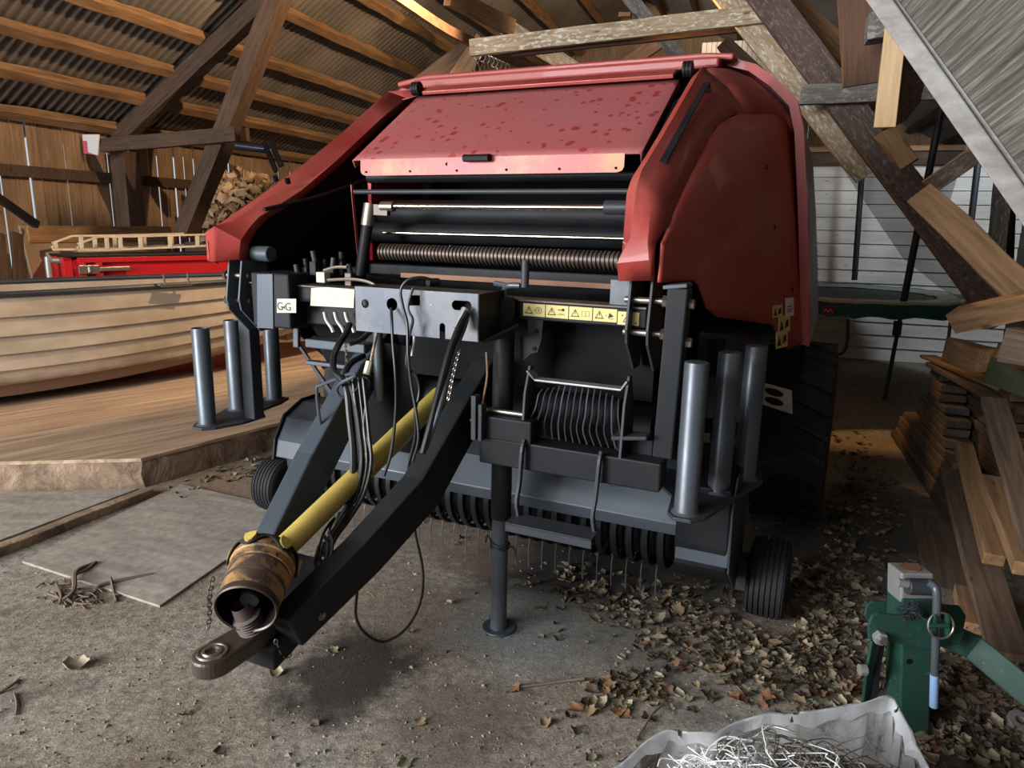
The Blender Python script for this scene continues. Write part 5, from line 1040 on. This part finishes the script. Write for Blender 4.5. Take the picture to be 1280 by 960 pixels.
# ---- safety stickers on the right cowl ----------------------------------------------------------
def cowlpt(vv, zz, off=.004):
    return B(usurf(vv, zz) + off, vv, zz)
def cowl_at(x, y):
    best = None
    for i in range(0, 120):
        vv = -.1 + i * .01
        P = bh(x, y, v=vv); q = P - B.o; zz = q.z; uu = q.dot(B.u); cu = (cowlpt(vv, zz) - B.o).dot(B.u)
        d = uu - cu
        if best is None or abs(d) < best[0]: best = (abs(d), vv, zz)
    return best[1], best[2]
for (x0, y0, x1, y1, mt, nm) in ((966, 382, 978, 395, 'label', 'warning_label'), (981, 373, 993, 394, 'paper', 'white_sticker'), (973, 396, 988, 413, 'label', 'warning_label'), (970, 415, 985, 432, 'label', 'warning_label')):
    (va, za), (vb, zb3) = cowl_at(x0, y0), cowl_at(x1, y1); dv = vb - va
    P = [cowlpt(va, za), cowlpt(vb, za - .006), cowlpt(vb - .01, zb3), cowlpt(va - .01, zb3 + .006)]
    mb = MB(); mb.prism(P, B.u * .0012); s_ = part(mb, nm, M[mt], cr)
    mb = MB(); e1, e2 = P[1] - P[0], P[3] - P[0]; o1 = P[0] + B.u * .0022
    def f2(a, b): return o1 + e1 * a + e2 * b
    if mt == 'label': mb.add([f2(.08, .85), f2(.44, .85), f2(.26, .2)], [(0, 1, 2)]); mb.add([f2(.55, .8), f2(.9, .7), f2(.85, .25), f2(.6, .35)], [(0, 1, 2, 3)]); mb.add([f2(.49, .05), f2(.505, .05), f2(.505, .95), f2(.49, .95)], [(0, 1, 2, 3)])
    else:
        for r_ in (.45, .6, .72): mb.add([f2(.2, r_), f2(.8, r_ - .03), f2(.8, r_ + .03), f2(.2, r_ + .05)], [(0, 1, 2, 3)])
    part(mb, 'pictogram', M['ink'], cr)
# ================================================================== RIGHT SIDE
# trampoline
TC = (.95, 8.82); TRr = 1.24; TZ = .97
tr = thing('trampoline', 'round trampoline with dark green edge pad and black net poles before the white boarded wall', 'trampoline', G(TC[0], TC[1], 0), G.yaw)
def tp(a_, r, z): return G(TC[0] + r * math.cos(a_), TC[1] + r * math.sin(a_), z)
AN = [2 * math.pi * k / 72 for k in range(72)]
rr = random.Random(2); jit = [rr.uniform(-.012, .012) for _ in AN]
mb = MB(); mb.grid([[tp(a_, r, z + (jit[i] if q else 0)) for i, a_ in enumerate(AN)] for r, z, q in ((.001, TZ - .03, 0), (.95, TZ - .01, 0))], closed=True); mb.build('jumping_mat', M['matt'], tr, smooth=True)
mb = MB(); mb.grid([[tp(a_, r, z + jit[i] * q) for i, a_ in enumerate(AN)] for r, z, q in ((.93, TZ, .3), (1.0, TZ + .02, .6), (1.22, TZ + .02, 1))], closed=True); mb.build('edge_pad', M['padpale'], tr, smooth=True)
mb = MB(); mb.grid([[tp(a_, r, z + jit[i] * q) for i, a_ in enumerate(AN)] for r, z, q in ((1.22, TZ + .021, 1), (1.26, TZ, .8), (1.265, TZ - .14, 2))], closed=True); mb.build('pad_skirt', M['padgreen'], tr, smooth=True)
mb = MB(); mb.grid([[tp(a_, r, z + jit[i] * q) for i, a_ in enumerate(AN)] for r, z, q in ((1.20, TZ + .026, 1), (1.245, TZ + .018, 1), (1.262, TZ - .004, 1))], closed=True); mb.build('pad_trim', M['pad_trim'], tr, smooth=True)
lg_ = G.hit(1034, 391, v=7.62); mb = MB(); l = lg_ - G.o; mb.box(G, l.dot(G.u) - .055, l.dot(G.u) + .055, 7.545, 7.565, TZ - .12, TZ - .04); pt = mb.build('red_patch', mat('faded_red_vinyl', (.30, .03, .05), .5), tr, bevel=.004)
mb = MB(); mb.tube(spline([G(l.dot(G.u) - .04 + .02 * k, 7.543, TZ - .08 + (.014 if k % 2 else -.012)) for k in range(5)], 4), .004, 5); mb.build('white_script', M['paper'], pt)
pole_top = G.hit(1178, 130, v=7.78); pole_bot = G(1.34, 7.79, 0)
jn = pole_top.lerp(pole_bot, .70)
mb = MB(); mb.tube([pole_top, jn], .032, 14); mb.build('net_pole', M['blackpole'], tr, smooth=True)
mb = MB(); mb.tube([jn, pole_bot], .02, 12); mb.box(G, 1.33, 1.40, 7.74, 7.80, .66, .80); mb.build('leg', M['slate'], tr, smooth=40)
for (a, b, v) in (((1079, 195), (1068, 350), 10.0), ((1224, 190), (1213, 284), 9.3), ((1268, 170), (1262, 330), 8.0)):
    mb = MB(); mb.tube([G.hit(*a, v=v), G.hit(*b, v=v)], .035, 12); mb.build('net_pole', M['blackpole'], tr, smooth=True)
mb = MB(); mb.tube(spline([G.hit(1178, 131, v=7.8), G.hit(1196, 142, v=8.0), G.hit(1214, 156, v=8.3), G.hit(1226, 190, v=9.2)], 6), .03, 10); mb.build('net_arch', M['blackpole'], tr, smooth=True)
mb = MB(); mb.tube(spline([G.hit(1060, 400, v=7.7), G.hit(1059, 425, v=7.75), G.hit(1054, 440, v=7.8), G.hit(1040, 444, v=7.9), G.hit(1015, 440, v=8.2)], 6), .016, 10); mb.build('leg', M['tube'], tr, smooth=True)
mb = MB(); mb.tube([G.hit(1189, 395, v=8.1), G.hit(1184, 437, v=8.1)], .016, 10); mb.build('leg', M['tube'], tr, smooth=True)
for k, (pts, v) in enumerate(((((1036, 186), (1080, 196), (1140, 262), (1212, 380), (1175, 360), (1128, 322)), 8.35), (((1168, 180), (1215, 160), (1188, 250), (1170, 300), (1140, 300)), 8.1))):
    P = [G.hit(x, y, v=v + (.04 * (i % 2))) for i, (x, y) in enumerate(pts)]; mb = MB(); c = sum(P, Vector()) / len(P) + G.v * .08; mb.add(P + [c], [(i, (i + 1) % len(P), len(P)) for i in range(len(P))]); mb.build('safety_net', M['net'], tr)
# grey upright by the bright part of the wall
beam('post', G.hit(1258, 190, v=7.4), G.hit(1243, 330, v=7.4), .12, .1, M['grey'], 'weathered grey upright standing at the right edge beside the trampoline poles', 'post', side=G.u)
spot('siding_fill', G(2.6, 8.2, 2.9), G(2.4, 10.3, 2.0), 95, 110, (.8, .9, 1), .3, .6)  # added lamp without a window, brightens the white partition

# ------------------------------------------------------------------ lumber pile
rr = random.Random(21)
heights = [14, 15, 15, 16, 16, 16, 15]; nth = ['bottom', 'second', 'third', 'fourth', 'fifth', 'sixth', 'seventh', 'eighth', 'ninth', 'tenth', 'eleventh', 'twelfth', 'thirteenth', 'fourteenth', 'fifteenth', 'sixteenth']; col = ['leftmost', 'second', 'third', 'fourth', 'fifth', 'sixth', 'rightmost']
for j, hN in enumerate(heights):
    for i in range(hN):
        z = .03 + .056 * i + .0; u = 1.26 + j * .180 + .004 * i + rr.uniform(-.006, .006)
        va = (4.2 if j == 0 else 3.8 - .10 * j) + (.10 if j == 0 else .085 - .006 * j) * min(i, 11) + rr.uniform(-.12, .12); vb = 6.35 - .03 * i + rr.uniform(-.12, .12) - (.15 * max(0, 3 - j) if i > 4 else 0)
        yw = rr.uniform(-.006, .006)
        if j >= 1 and i < 2: va += .15
        lab = '%s board in the %s stack of the lumber pile, dark sawn wood' % (nth[i] if i < hN - 1 else 'topmost', col[j])
        beam('board', G(u, va, z), G(u + yw, vb, z + rr.uniform(-.003, .003)), .150 + rr.uniform(-.014, .010), .046, M['lumber' if rr.random() < .55 else 'lumber2'], lab.replace(', dark sawn wood', ' beside the wall' if j == 6 else ''), 'board', 'boards in the lumber pile', rough=.003)
def g5(x, y, v=None, u=None, z=None):
    return G.hit(x, y, v=v) if v is not None else (G.hit(x, y, u=u) if u is not None else G.hit(x, y, z=z))
beam('plank', g5(1192, 590, v=4.55), g5(1262, 822, v=3.0), .15, .035, M['lumber'], 'long smooth plank lying slanted at the front of the lumber pile', 'plank', rough=.003)
beam('plank', g5(1205, 560, v=4.5), g5(1243, 700, v=3.55), .09, .06, M['raw'], 'sawn plank with a square end right of the long smooth plank', 'plank')
beam('plank', g5(1236, 600, v=4.1), g5(1283, 712, v=3.3), .09, .06, M['raw'], 'light sawn plank end at the right picture edge in the lumber pile', 'plank')
beam('plank', g5(1242, 500, v=4.3), g5(1300, 690, v=3.2), .12, .035, M['lumber'], 'brown plank slanting down over the right side of the lumber pile', 'plank')
beam('plank', g5(1165, 652, v=4.4), g5(1187, 748, v=3.55), .20, .04, M['lumber'], 'short wide board with pale streaks leaning at the foot of the lumber pile', 'plank')
beam('block', g5(1206, 742, v=3.55), g5(1218, 790, v=3.2), .10, .08, M['raw'], 'small wood block on the floor by the foot of the lumber pile', 'block')
beam('block', g5(1192, 437, v=5.0), g5(1235, 452, v=4.6), .12, .14, M['bark'], 'tilted sawn block lying on top of the lumber pile', 'block', rough=.01)
beam('plank', g5(1160, 445, v=5.6), g5(1290, 500, v=4.6), .12, .022, M['bark'], 'thin plank sloping across the top of the lumber pile', 'plank')
beam('plank', g5(1170, 455, v=5.5), g5(1285, 520, v=4.5), .14, .03, M['lumber'], 'dark plank under the thin sloping plank on the lumber pile', 'plank')
mb = MB(); mb.prism([g5(1240, 445, v=4.4), g5(1290, 470, v=4.2), g5(1290, 500, v=4.2), g5(1228, 478, v=4.5)], G.v * .01); tag(mb.build('green_sheet', paint('dull_green_card', (.05, .06, .03), (.08, .08, .05))), 'dull green triangular sheet piece on top of the lumber pile', 'sheet')
beam('plank', g5(1246, 462, v=4.6), g5(1256, 430, v=4.6), .05, .06, M['bark'], 'small upright splinter of wood above the green sheet', 'offcut')

# ------------------------------------------------------------------ green implement stand
im = thing('green_implement_stand', 'dark green steel stand with a galvanised clamp head and hanging pin', 'stand', W.hit(1133, 908, z=0))
def w2(x, y, v=2.1): return W.hit(x, y, v=v)
H_ = Fr(12)
p_t, p_b = w2(1137, 740, 2.15), W.hit(1133, 910, z=0)
mb = MB(); mb.sweep([p_b, p_t], .10, .10, W.u); po = mb.build('post', M['green'], im, bevel=.006)
P = w2(1135, 825, 2.095); mb = MB(); mb.cyl(P - W.v * .01, P + W.v * .0, .010, 14); mb.build('post_hole', M['deep'], po)
hc_ = w2(1143, 722, 2.15); ax2 = (p_t - p_b).normalized()
mb = MB(); mb.sweep([p_t - ax2 * .02, p_t + ax2 * .085], .105, .09, W.u); ch_ = mb.build('clamp_head', M['galv'], im, bevel=.006)
mb = MB(); q = p_t + ax2 * .0855; mb.cyl(q, q + ax2 * .002, .032, 20); mb.build('rusty_disc', M['rust'], ch_)
mb = MB(); mb.cyl(w2(1134, 733, 2.06), w2(1166, 734, 2.06), .026, 20); mb.build('clamp_roller', M['slate'], im, smooth=40, bevel=.002)
mb = MB(); mb.cyl(w2(1122, 728, 2.06), w2(1134, 730, 2.06), .013, 12); mb.build('roller_pin', M['galv'], im, smooth=40)
mb = MB(); mb.prism([w2(x, y, 2.05) for x, y in ((1086, 782), (1090, 770), (1098, 767), (1200, 778), (1206, 790), (1200, 806), (1160, 812), (1100, 800), (1086, 800))], W.v * .012); fp = mb.build('side_plate', M['green'], im, bevel=.003)
mb = MB(); mb.prism([w2(x, y, 2.24) for x, y in ((1081, 770), (1084, 756), (1092, 752), (1200, 758), (1208, 770), (1205, 786), (1090, 784))], W.v * .012); mb.build('side_plate', M['green'], im, bevel=.003)
P = w2(1098, 795, 2.05); mb = MB(); mb.cyl(P - W.v * .022, P, .023, 6); nt = mb.build('nut', M['galv'], im, bevel=.002); mb = MB(); mb.cyl(P - W.v * .034, P - W.v * .02, .012, 12); mb.build('bolt_end', M['steel'], nt)
mb = MB(); mb.sweep([w2(1093, 800, 2.08), w2(1087, 835, 2.09), W.hit(1081, 885, z=.0)], .035, .012, W.u + W.v * .5); mb.build('leg_plate', M['green'], im, bevel=.003)
mb = MB(); mb.sweep([w2(1100, 800, 2.12), w2(1094, 835, 2.12), W.hit(1090, 885, z=.0)], .02, .03, W.u); mb.build('leg_rubber', M['rubber'], im)
P = w2(1078, 837, 2.05); mb = MB(); mb.cyl(P - W.u * .01, P + W.u * .012, .018, 8); mb.build('nut', M['galv'], im)
mb = MB(); mb.sweep([w2(1180, 792, 2.16), w2(1215, 808, 2.12), w2(1300, 878, 1.95)], .02, .085, W.v); mb.build('arm', M['green'], im, bevel=.004)
mb = MB(); mb.tube(spline([w2(1160, 728, 2.04), w2(1168, 733, 2.03), w2(1171, 746, 2.02), w2(1170, 790, 2.02), w2(1168, 845, 2.02)], 6), .0125, 14); mb.build('hanging_pin', M['tube'], im, smooth=40)
mb = MB(); mb.tube([w2(1168, 843, 2.02), w2(1167, 883, 2.02)], .0128, 14); mb.build('pin_tip', mat('light_blue_paint', (.25, .42, .68), .45), im, smooth=40)
rc = w2(1176, 782, 2.0); mb = MB(); mb.tube([rc + (W.u * math.cos(a_) + Vector((0, .25, .97)) * math.sin(a_)) * .040 for a_ in [R(x) for x in range(0, 360, 15)]], .0035, 8, closed=True); mb.build('linch_ring', M['steel'], im, smooth=True)
mb = MB(); mb.tube([w2(1160, 782, 2.0), w2(1186, 782, 2.0)], .008, 8); mb.sweep([w2(1166, 795, 2.01), w2(1168, 768, 2.01)], .01, .02, W.u); mb.sweep([w2(1184, 797, 2.01), w2(1184, 768, 2.01)], .01, .02, W.u); mb.build('pin_lug', M['green'], im, bevel=.002)
mb = MB(); rr = random.Random(3); c = w2(1137, 763, 2.05)
for k in range(46):
    d = Vector((rr.gauss(0, 1), rr.gauss(0, .6), rr.gauss(0, 1))).normalized() * rr.uniform(.01, .035); e_ = Vector((rr.gauss(0, 1), rr.gauss(0, 1), rr.gauss(0, 1))) * .012
    mb.tube([c + d, c + d * .6 + e_, c - d * .5 - e_, c - d], .0013, 4)
tag(mb.build('fluff_tuft', M['slate']), 'dark fuzzy tuft of twine caught on the green stand under the clamp head', 'twine')
mb = MB(); P = W.hit(1274, 905, z=.02); mb.lathe(P, (0, -.3, 1), [(-.01, .04), (.02, .04), (.02, .018), (-.01, .018)], 20); tag(mb.build('steel_bush', M['galv'], smooth=40), 'grey steel bush lying on the floor at the lower right edge', 'bush')

# ------------------------------------------------------------------ plastic bag with twine
bag = thing('plastic_bag', 'open clear plastic bag full of twine on the floor, bottom edge of the picture', 'bag', W(.70, 1.30, 0))
rim = [W.hit(x, y, z=z) for x, y, z in ((735, 990, .30), (775, 955, .33), (803, 930, .35), (832, 912, .36), (860, 914, .355), (893, 914, .36), (925, 900, .37), (962, 891, .38), (1000, 890, .385), (1040, 884, .39), (1080, 877, .405), (1113, 869, .41), (1124, 884, .39), (1140, 915, .36), (1160, 955, .33))]
rim += [W(1.03, 1.22, .31), W(.97, 1.08, .30), W(.82, 1.02, .31), W(.64, 1.0, .30), W(.46, 1.02, .31), W(.33, 1.12, .30), W(.25, 1.26, .30)]
cen = sum(rim, Vector()) / len(rim); cen.z = 0; rr = random.Random(11)
def dens(P, n=4):
    out = []
    for i in range(len(P)):
        a_, b_, c_, d_ = P[i - 1], P[i], P[(i + 1) % len(P)], P[(i + 2) % len(P)]
        for k in range(n):
            t = k / n; out.append(.5 * ((2 * b_) + (c_ - a_) * t + (2 * a_ - 5 * b_ + 4 * c_ - d_) * t * t + (3 * b_ - a_ - 3 * c_ + d_) * t ** 3))
    return out
rimd = dens(rim); nR = len(rimd)
def ring(sc, fz, jit_, ph):
    o = []
    for i, p in enumerate(rimd):
        d = Vector((p.x - cen.x, p.y - cen.y, 0)); w_ = 1 + jit_ * (math.sin(i * 1.9 + ph) * .6 + math.sin(i * .77 + ph * 2) * .8 + rr.uniform(-.6, .6)); o.append(cen + d * sc * w_ + Vector((0, 0, p.z * fz + jit_ * .4 * math.sin(i * 1.3 + ph))))
    return o
mb = MB(); mb.grid([ring(.86, .012, .01, 0), ring(1.02, .15, .035, 1), ring(1.06, .40, .045, 2), ring(1.03, .70, .035, 2.5), ring(1.0, .92, .02, 3), ring(1.0, 1.0, .004, 3), ring(.985, .98, .008, 4), ring(.96, .90, .02, 4.6)], closed=True)
pm = bpy.data.materials.new('clear_plastic_film'); pm.use_nodes = True; nt_ = pm.node_tree; nt_.nodes.remove(nt_.nodes['Principled BSDF']); out_ = nt_.nodes['Material Output']
def nn(t): return nt_.nodes.new(t)
tr_, tl_, gl_, m1, m2, lw = nn('ShaderNodeBsdfTransparent'), nn('ShaderNodeBsdfTranslucent'), nn('ShaderNodeBsdfGlossy'), nn('ShaderNodeMixShader'), nn('ShaderNodeMixShader'), nn('ShaderNodeFresnel')
df_ = nn('ShaderNodeBsdfDiffuse'); m0 = nn('ShaderNodeMixShader'); df_.inputs[0].default_value = (.93, .94, .96, 1); tl_.inputs[0].default_value = (.93, .94, .96, 1); m0.inputs[0].default_value = .5
tr_.inputs[0].default_value = (.93, .94, .96, 1); gl_.inputs['Roughness'].default_value = .22; m1.inputs[0].default_value = .72; lw.inputs[0].default_value = 1.25
bn_ = nn('ShaderNodeBump'); ns_ = nn('ShaderNodeTexNoise'); tcn = nn('ShaderNodeTexCoord'); nt_.links.new(tcn.outputs['Object'], ns_.inputs['Vector']); ns_.inputs['Scale'].default_value = 11; ns_.inputs['Detail'].default_value = 4; ns_.inputs['Distortion'].default_value = 1.6; nt_.links.new(ns_.outputs['Fac'], bn_.inputs['Height']); bn_.inputs['Strength'].default_value = .22; bn_.inputs['Distance'].default_value = .03
for x_ in (gl_, df_): nt_.links.new(bn_.outputs[0], x_.inputs['Normal'])
nt_.links.new(bn_.outputs[0], lw.inputs['Normal'])
for a_, b_ in ((df_, m0.inputs[1]), (tl_, m0.inputs[2]), (tr_, m1.inputs[1]), (m0, m1.inputs[2]), (m1, m2.inputs[1]), (gl_, m2.inputs[2])): nt_.links.new(a_.outputs[0], b_)
nt_.links.new(lw.outputs[0], m2.inputs[0]); nt_.links.new(m2.outputs[0], out_.inputs[0])
mb.build('bag_film', pm, bag, smooth=180)
TW = mat('white_twine', (.85, .85, .85), .5); TD = mat('grey_twine', (.16, .14, .11), .7)
for nm, mt_, cx_, cy_, sx_, n_, lab in (('twine_heap', TW, .58, 1.36, .20, 480, 'heap of loose whitish twine inside the plastic bag'), ('twine_heap', TD, .78, 1.40, .16, 380, 'darker grey-brown twine coiled in the right part of the plastic bag')):
    mb = MB()
    for k in range(n_):
        p = Vector((rr.gauss(cx_, sx_ * .6), rr.gauss(cy_ + .04, .10), .0)); p.x = min(max(p.x, .36), .92); p.y = min(max(p.y, 1.14), 1.50); p.z = .16 + .25 * rr.random() ** .35 * (1 - min(1, abs(p.x - .64) / .5) ** 2)
        rad = rr.uniform(.03, .09); a0_ = rr.uniform(0, 6.28); ti = rr.uniform(-.4, .4); n2 = rr.randint(5, 9); q = []
        for i in range(n2): a_ = a0_ + i * rr.uniform(.35, .7); q.append(p + Vector((rad * math.cos(a_), rad * math.sin(a_), ti * rad * math.sin(a_ * 1.7) + rr.uniform(-.01, .01))))
        mb.tube(spline(q, 3), .0015, 4)
    tag(mb.build(nm, mt_, smooth=True), lab, 'twine', kind='stuff')

# ------------------------------------------------------------------ leaves and twigs
LM = []
for nm, a_, b_ in (('tan_leaf', (.30, .22, .125), (.15, .10, .055)), ('olive_leaf', (.22, .21, .13), (.11, .105, .06)), ('orange_leaf', (.27, .125, .055), (.13, .06, .03)), ('brown_leaf', (.10, .07, .045), (.04, .03, .022)), ('pale_leaf', (.44, .37, .25), (.22, .18, .115))):
    m = mat(nm, a_, .75); L(m, ramp(m, noise(m, mapping(m), 30, 5), [(.3, b_), (.7, a_)]), P_(m).inputs['Base Color']); LM.append(m)
protos = []
for k in range(10):
    rl = random.Random(100 + k); me = bpy.data.meshes.new('leaf'); vs = []; fs = []; n = 9; mlt = 5
    curl = rl.uniform(.5, 2.2); cup = rl.uniform(.2, 1.1); tw = rl.uniform(-1.0, 1.0)
    for i in range(n):
        t = i / (n - 1); w_ = .5 * math.sin(math.pi * min(1, t * 1.02) ** .8) * (1 + .35 * math.sin(t * 14 + k)) + .015
        for j in range(mlt):
            s = (j / (mlt - 1) - .5) * 2; x = t - .5; y = s * w_ * .75; z = cup * .35 * s * s * w_ + .22 * curl * (t - .5) ** 2 * 2 + .05 * math.sin(9 * t + s * 3 + k); ang = tw * (t - .5)
            vs.append((x * (1 - .18 * curl * abs(t - .5)), y * math.cos(ang) - z * math.sin(ang), abs(y * math.sin(ang) + z * math.cos(ang))))
    for i in range(n - 1):
        for j in range(mlt - 1): a_ = i * mlt + j; fs.append((a_, a_ + 1, a_ + mlt + 1, a_ + mlt))
    me.from_pydata(vs, [], fs); me.polygons.foreach_set('use_smooth', [True] * len(me.polygons)); me.materials.append(LM[k % 5]); protos.append(me)
lr = random.Random(77); spots = []
CL = [(745, 738, 24, 22, 60), (700, 730, 26, 16, 22), (830, 768, 42, 24, 110), (900, 800, 50, 24, 130), (960, 818, 65, 28, 190), (1020, 795, 50, 55, 260), (1050, 700, 38, 60, 300), (1085, 625, 30, 30, 130), (1200, 885, 60, 45, 330), (1060, 862, 50, 22, 130), (800, 870, 42, 13, 55), (760, 855, 28, 7, 22), (1000, 760, 20, 25, 60), (1235, 935, 40, 22, 120), (1075, 565, 22, 16, 40), (285, 587, 34, 9, 45), (235, 612, 10, 6, 9), (330, 570, 15, 6, 14), (600, 640, 70, 30, 8), (640, 830, 300, 80, 26), (1170, 850, 30, 60, 80), (1120, 940, 200, 30, 40)]
for cx, cy, sx, sy, n in CL:
    for _ in range(n):
        x, y = lr.gauss(cx, sx), lr.gauss(cy, sy)
        if not (-20 < x < 1300 and 530 < y < 985): continue
        P = W.hit(x, y, z=0); gq = P - G.o; gu, gv = gq.dot(G.u), gq.dot(G.v); bq = P - B.o; bu, bv = bq.dot(B.u), bq.dot(B.v)
        if gu > 1.02 and gv > 3.45: continue
        if P.x > .2 and P.x < 1.2 and P.y < 1.75: continue
        if 1.20 < bu < 1.43 and -.1 < bv < .32: continue
        if 1.08 < bu < 1.54 and .7 < bv < 1.9: continue
        dq = P - Vector((DKA.x, DKA.y, 0))
        if dq.dot(DKN) > -.03 and dq.dot(sd) > -.1: continue
        spots.append((P, n))
spots.sort(key=lambda s: s[0].length)
rest = MB(); cnt = 0
def where(P):
    x, y = P.x, P.y
    if x < -1.2: return 'dry leaf among those along the foot of the deck', 'leaves along the deck'
    if y < 2.35 and x > 1.0: return 'dry curled leaf in the litter around the green stand', 'leaves round the green stand'
    if x < .25: return 'loose dry leaf on the open floor in front of the baler', 'loose leaves on the open floor'
    return 'dry curled leaf in the drift between baler and lumber pile', 'leaves in the drift'
for k, (P, n) in enumerate(spots):
    me = protos[lr.choice([0, 1, 2, 3, 3, 4, 5, 6, 7, 8, 8])]; s = lr.uniform(.03, .066); zz = lr.random() ** 2 * (.03 if n > 90 else .006) + .002
    mt = Matrix.Translation(P + Vector((0, 0, zz))) @ Matrix.Rotation(lr.uniform(0, 6.28), 4, 'Z') @ Matrix.Rotation(lr.gauss(0, .3), 4, 'X') @ Matrix.Rotation(lr.gauss(0, .2), 4, 'Y') @ Matrix.Scale(s, 4)
    if k < 300:
        if cnt == 0: leaf0 = bpy.data.objects.new('leaf', me); o = leaf0
        else: o = leaf0.copy(); o.data = me
        o.matrix_world = mt; C.objects.link(o); cnt += 1; lab, grp = where(P); o['label'] = lab; o['category'] = 'leaf'; o['group'] = grp
    else:
        nv = len(rest.v); rest.v += [mt @ v_.co for v_ in me.vertices]; rest.f += [tuple(i + nv for i in p_.vertices) for p_ in me.polygons]
lt_ = mat('mixed_leaf_litter', (.3, .25, .15), .75)
vo = N(lt_, 'ShaderNodeTexVoronoi'); vo.inputs['Scale'].default_value = 18; L(lt_, mapping(lt_, rnd=False), vo.inputs['Vector']); sx_ = N(lt_, 'ShaderNodeSeparateColor'); L(lt_, vo.outputs['Color'], sx_.inputs[0])
L(lt_, ramp(lt_, sx_.outputs[0], [(.0, (.05, .037, .025)), (.3, (.09, .07, .045)), (.5, (.16, .145, .09)), (.7, (.17, .10, .055)), (.9, (.28, .23, .15))]), P_(lt_).inputs['Base Color'])
tag(rest.build('leaf_litter', lt_, smooth=True), 'drift of dry fallen leaves beyond the nearer single leaves, between baler and lumber pile', 'leaves', kind='stuff')
# special leaves
for (x, y, s, k, lab) in ((96, 834, .11, 4, 'large pale curled leaf lying alone on the floor, lower left'), (401 // 1, 603, .0, 0, ''), (712, 714, .07, 4, 'pale leaf standing up under the pickup tines')):
    if not s: continue
    o = bpy.data.objects.new('leaf', protos[k]); o.matrix_world = Matrix.Translation(W.hit(x, y, z=.002)) @ Matrix.Rotation(.5, 4, 'Z') @ Matrix.Scale(s, 4); C.objects.link(o); tag(o, lab, 'leaf')
# twigs
TWm = mat('dry_twig', (.16, .115, .085), .85)
def twig(pts, r, lab, extra=()):
    mb = MB(); mb.tube(spline([W.hit(x, y, z=z) for x, y, z in pts], 5), r, 6)
    for e_ in extra: mb.tube(spline([W.hit(x, y, z=z) for x, y, z in e_], 4), r * .7, 5)
    tag(mb.build('twig', TWm, smooth=True), lab, 'twig')
twig([(76, 752, .01), (92, 738, .03), (95, 715, .03), (118, 704, .01)], .010, 'forked twig standing in the tangle on the floor sheet edge, left', [((95, 718, .03), (108, 712, .02), (120, 702, .02)), ((70, 730, .01), (76, 745, .02), (74, 755, .01))])
twig([(80, 758, .005), (115, 742, .01), (130, 730, .02), (190, 718, .01)], .009, 'long dry twig pointing right across the thin floor sheet', [((138, 722, .03), (142, 740, .01), (145, 752, .005)), ((60, 742, .01), (100, 755, .01), (128, 748, .01))])
twig([(632, 861, .004), (665, 857, .006), (700, 852, .01), (730, 848, .02)], .006, 'thin brown stick with dead leaves in front of the jack foot')
twig([(795, 925, .005), (806, 908, .01), (815, 893, .015), (830, 880, .01)], .004, 'thin dark stem beside the plastic bag')
twig([(-5, 868, .004), (12, 858, .01), (24, 850, .004)], .006, 'short twig at the left edge of the floor'); twig([(18, 866, .005), (21, 880, .005), (20, 893, .005)], .004, 'tiny upright looking stem on the floor at lower left')
for k in range(26):
    x0, y0 = lr.gauss(92, 22), lr.gauss(742, 9); mb = MB(); q = [W.hit(x0 + i * lr.uniform(3, 8) * (1 if k % 2 else -1), y0 + lr.uniform(-5, 5), z=lr.uniform(.002, .02)) for i in range(4)]; mb.tube(spline(q, 3), .003, 5)
    tag(mb.build('rootlet', TWm), 'fine dry rootlet in the small tangle at the edge of the floor sheet', 'rootlet', 'rootlets in the tangle')

# crumbs and chips scattered over the concrete
mb = MB(); rc2 = random.Random(55)
for _ in range(1500):
    x, y = rc2.uniform(-20, 1100), 575 + 400 * rc2.random() ** .8; P = W.hit(x, y, z=.001)
    dq = P - Vector((DKA.x, DKA.y, 0))
    if (dq.dot(DKN) > -.1 and dq.dot(sd) > -.1) or P.x < -2.6 and P.y > 2.2 and dq.dot(DKN) > -.25: continue
    s = rc2.uniform(.002, .007) * (1.8 if rc2.random() < .08 else 1); a_ = rc2.uniform(0, 6.28); e1 = Vector((math.cos(a_), math.sin(a_), 0)) * s; e2 = Vector((-math.sin(a_), math.cos(a_), rc2.uniform(-.2, .5))) * s * rc2.uniform(.3, .8)
    mb.add([P - e1 - e2, P + e1 - e2 * .6, P + e1 * .7 + e2, P - e1 * .8 + e2 * .7, P + Vector((0, 0, s * .8))], [(0, 1, 4), (1, 2, 4), (2, 3, 4), (3, 0, 4)])
cm = mat('floor_crumbs', (.2, .16, .12), .9); L(cm, ramp(cm, noise(cm, mapping(cm, rnd=False), 15, 3), [(.4, (.07, .05, .038)), (.6, (.36, .31, .25))]), P_(cm).inputs['Base Color'])
tag(mb.build('floor_crumbs', cm), 'small crumbs and chips scattered over the dusty concrete in front of the baler', 'debris', kind='stuff')
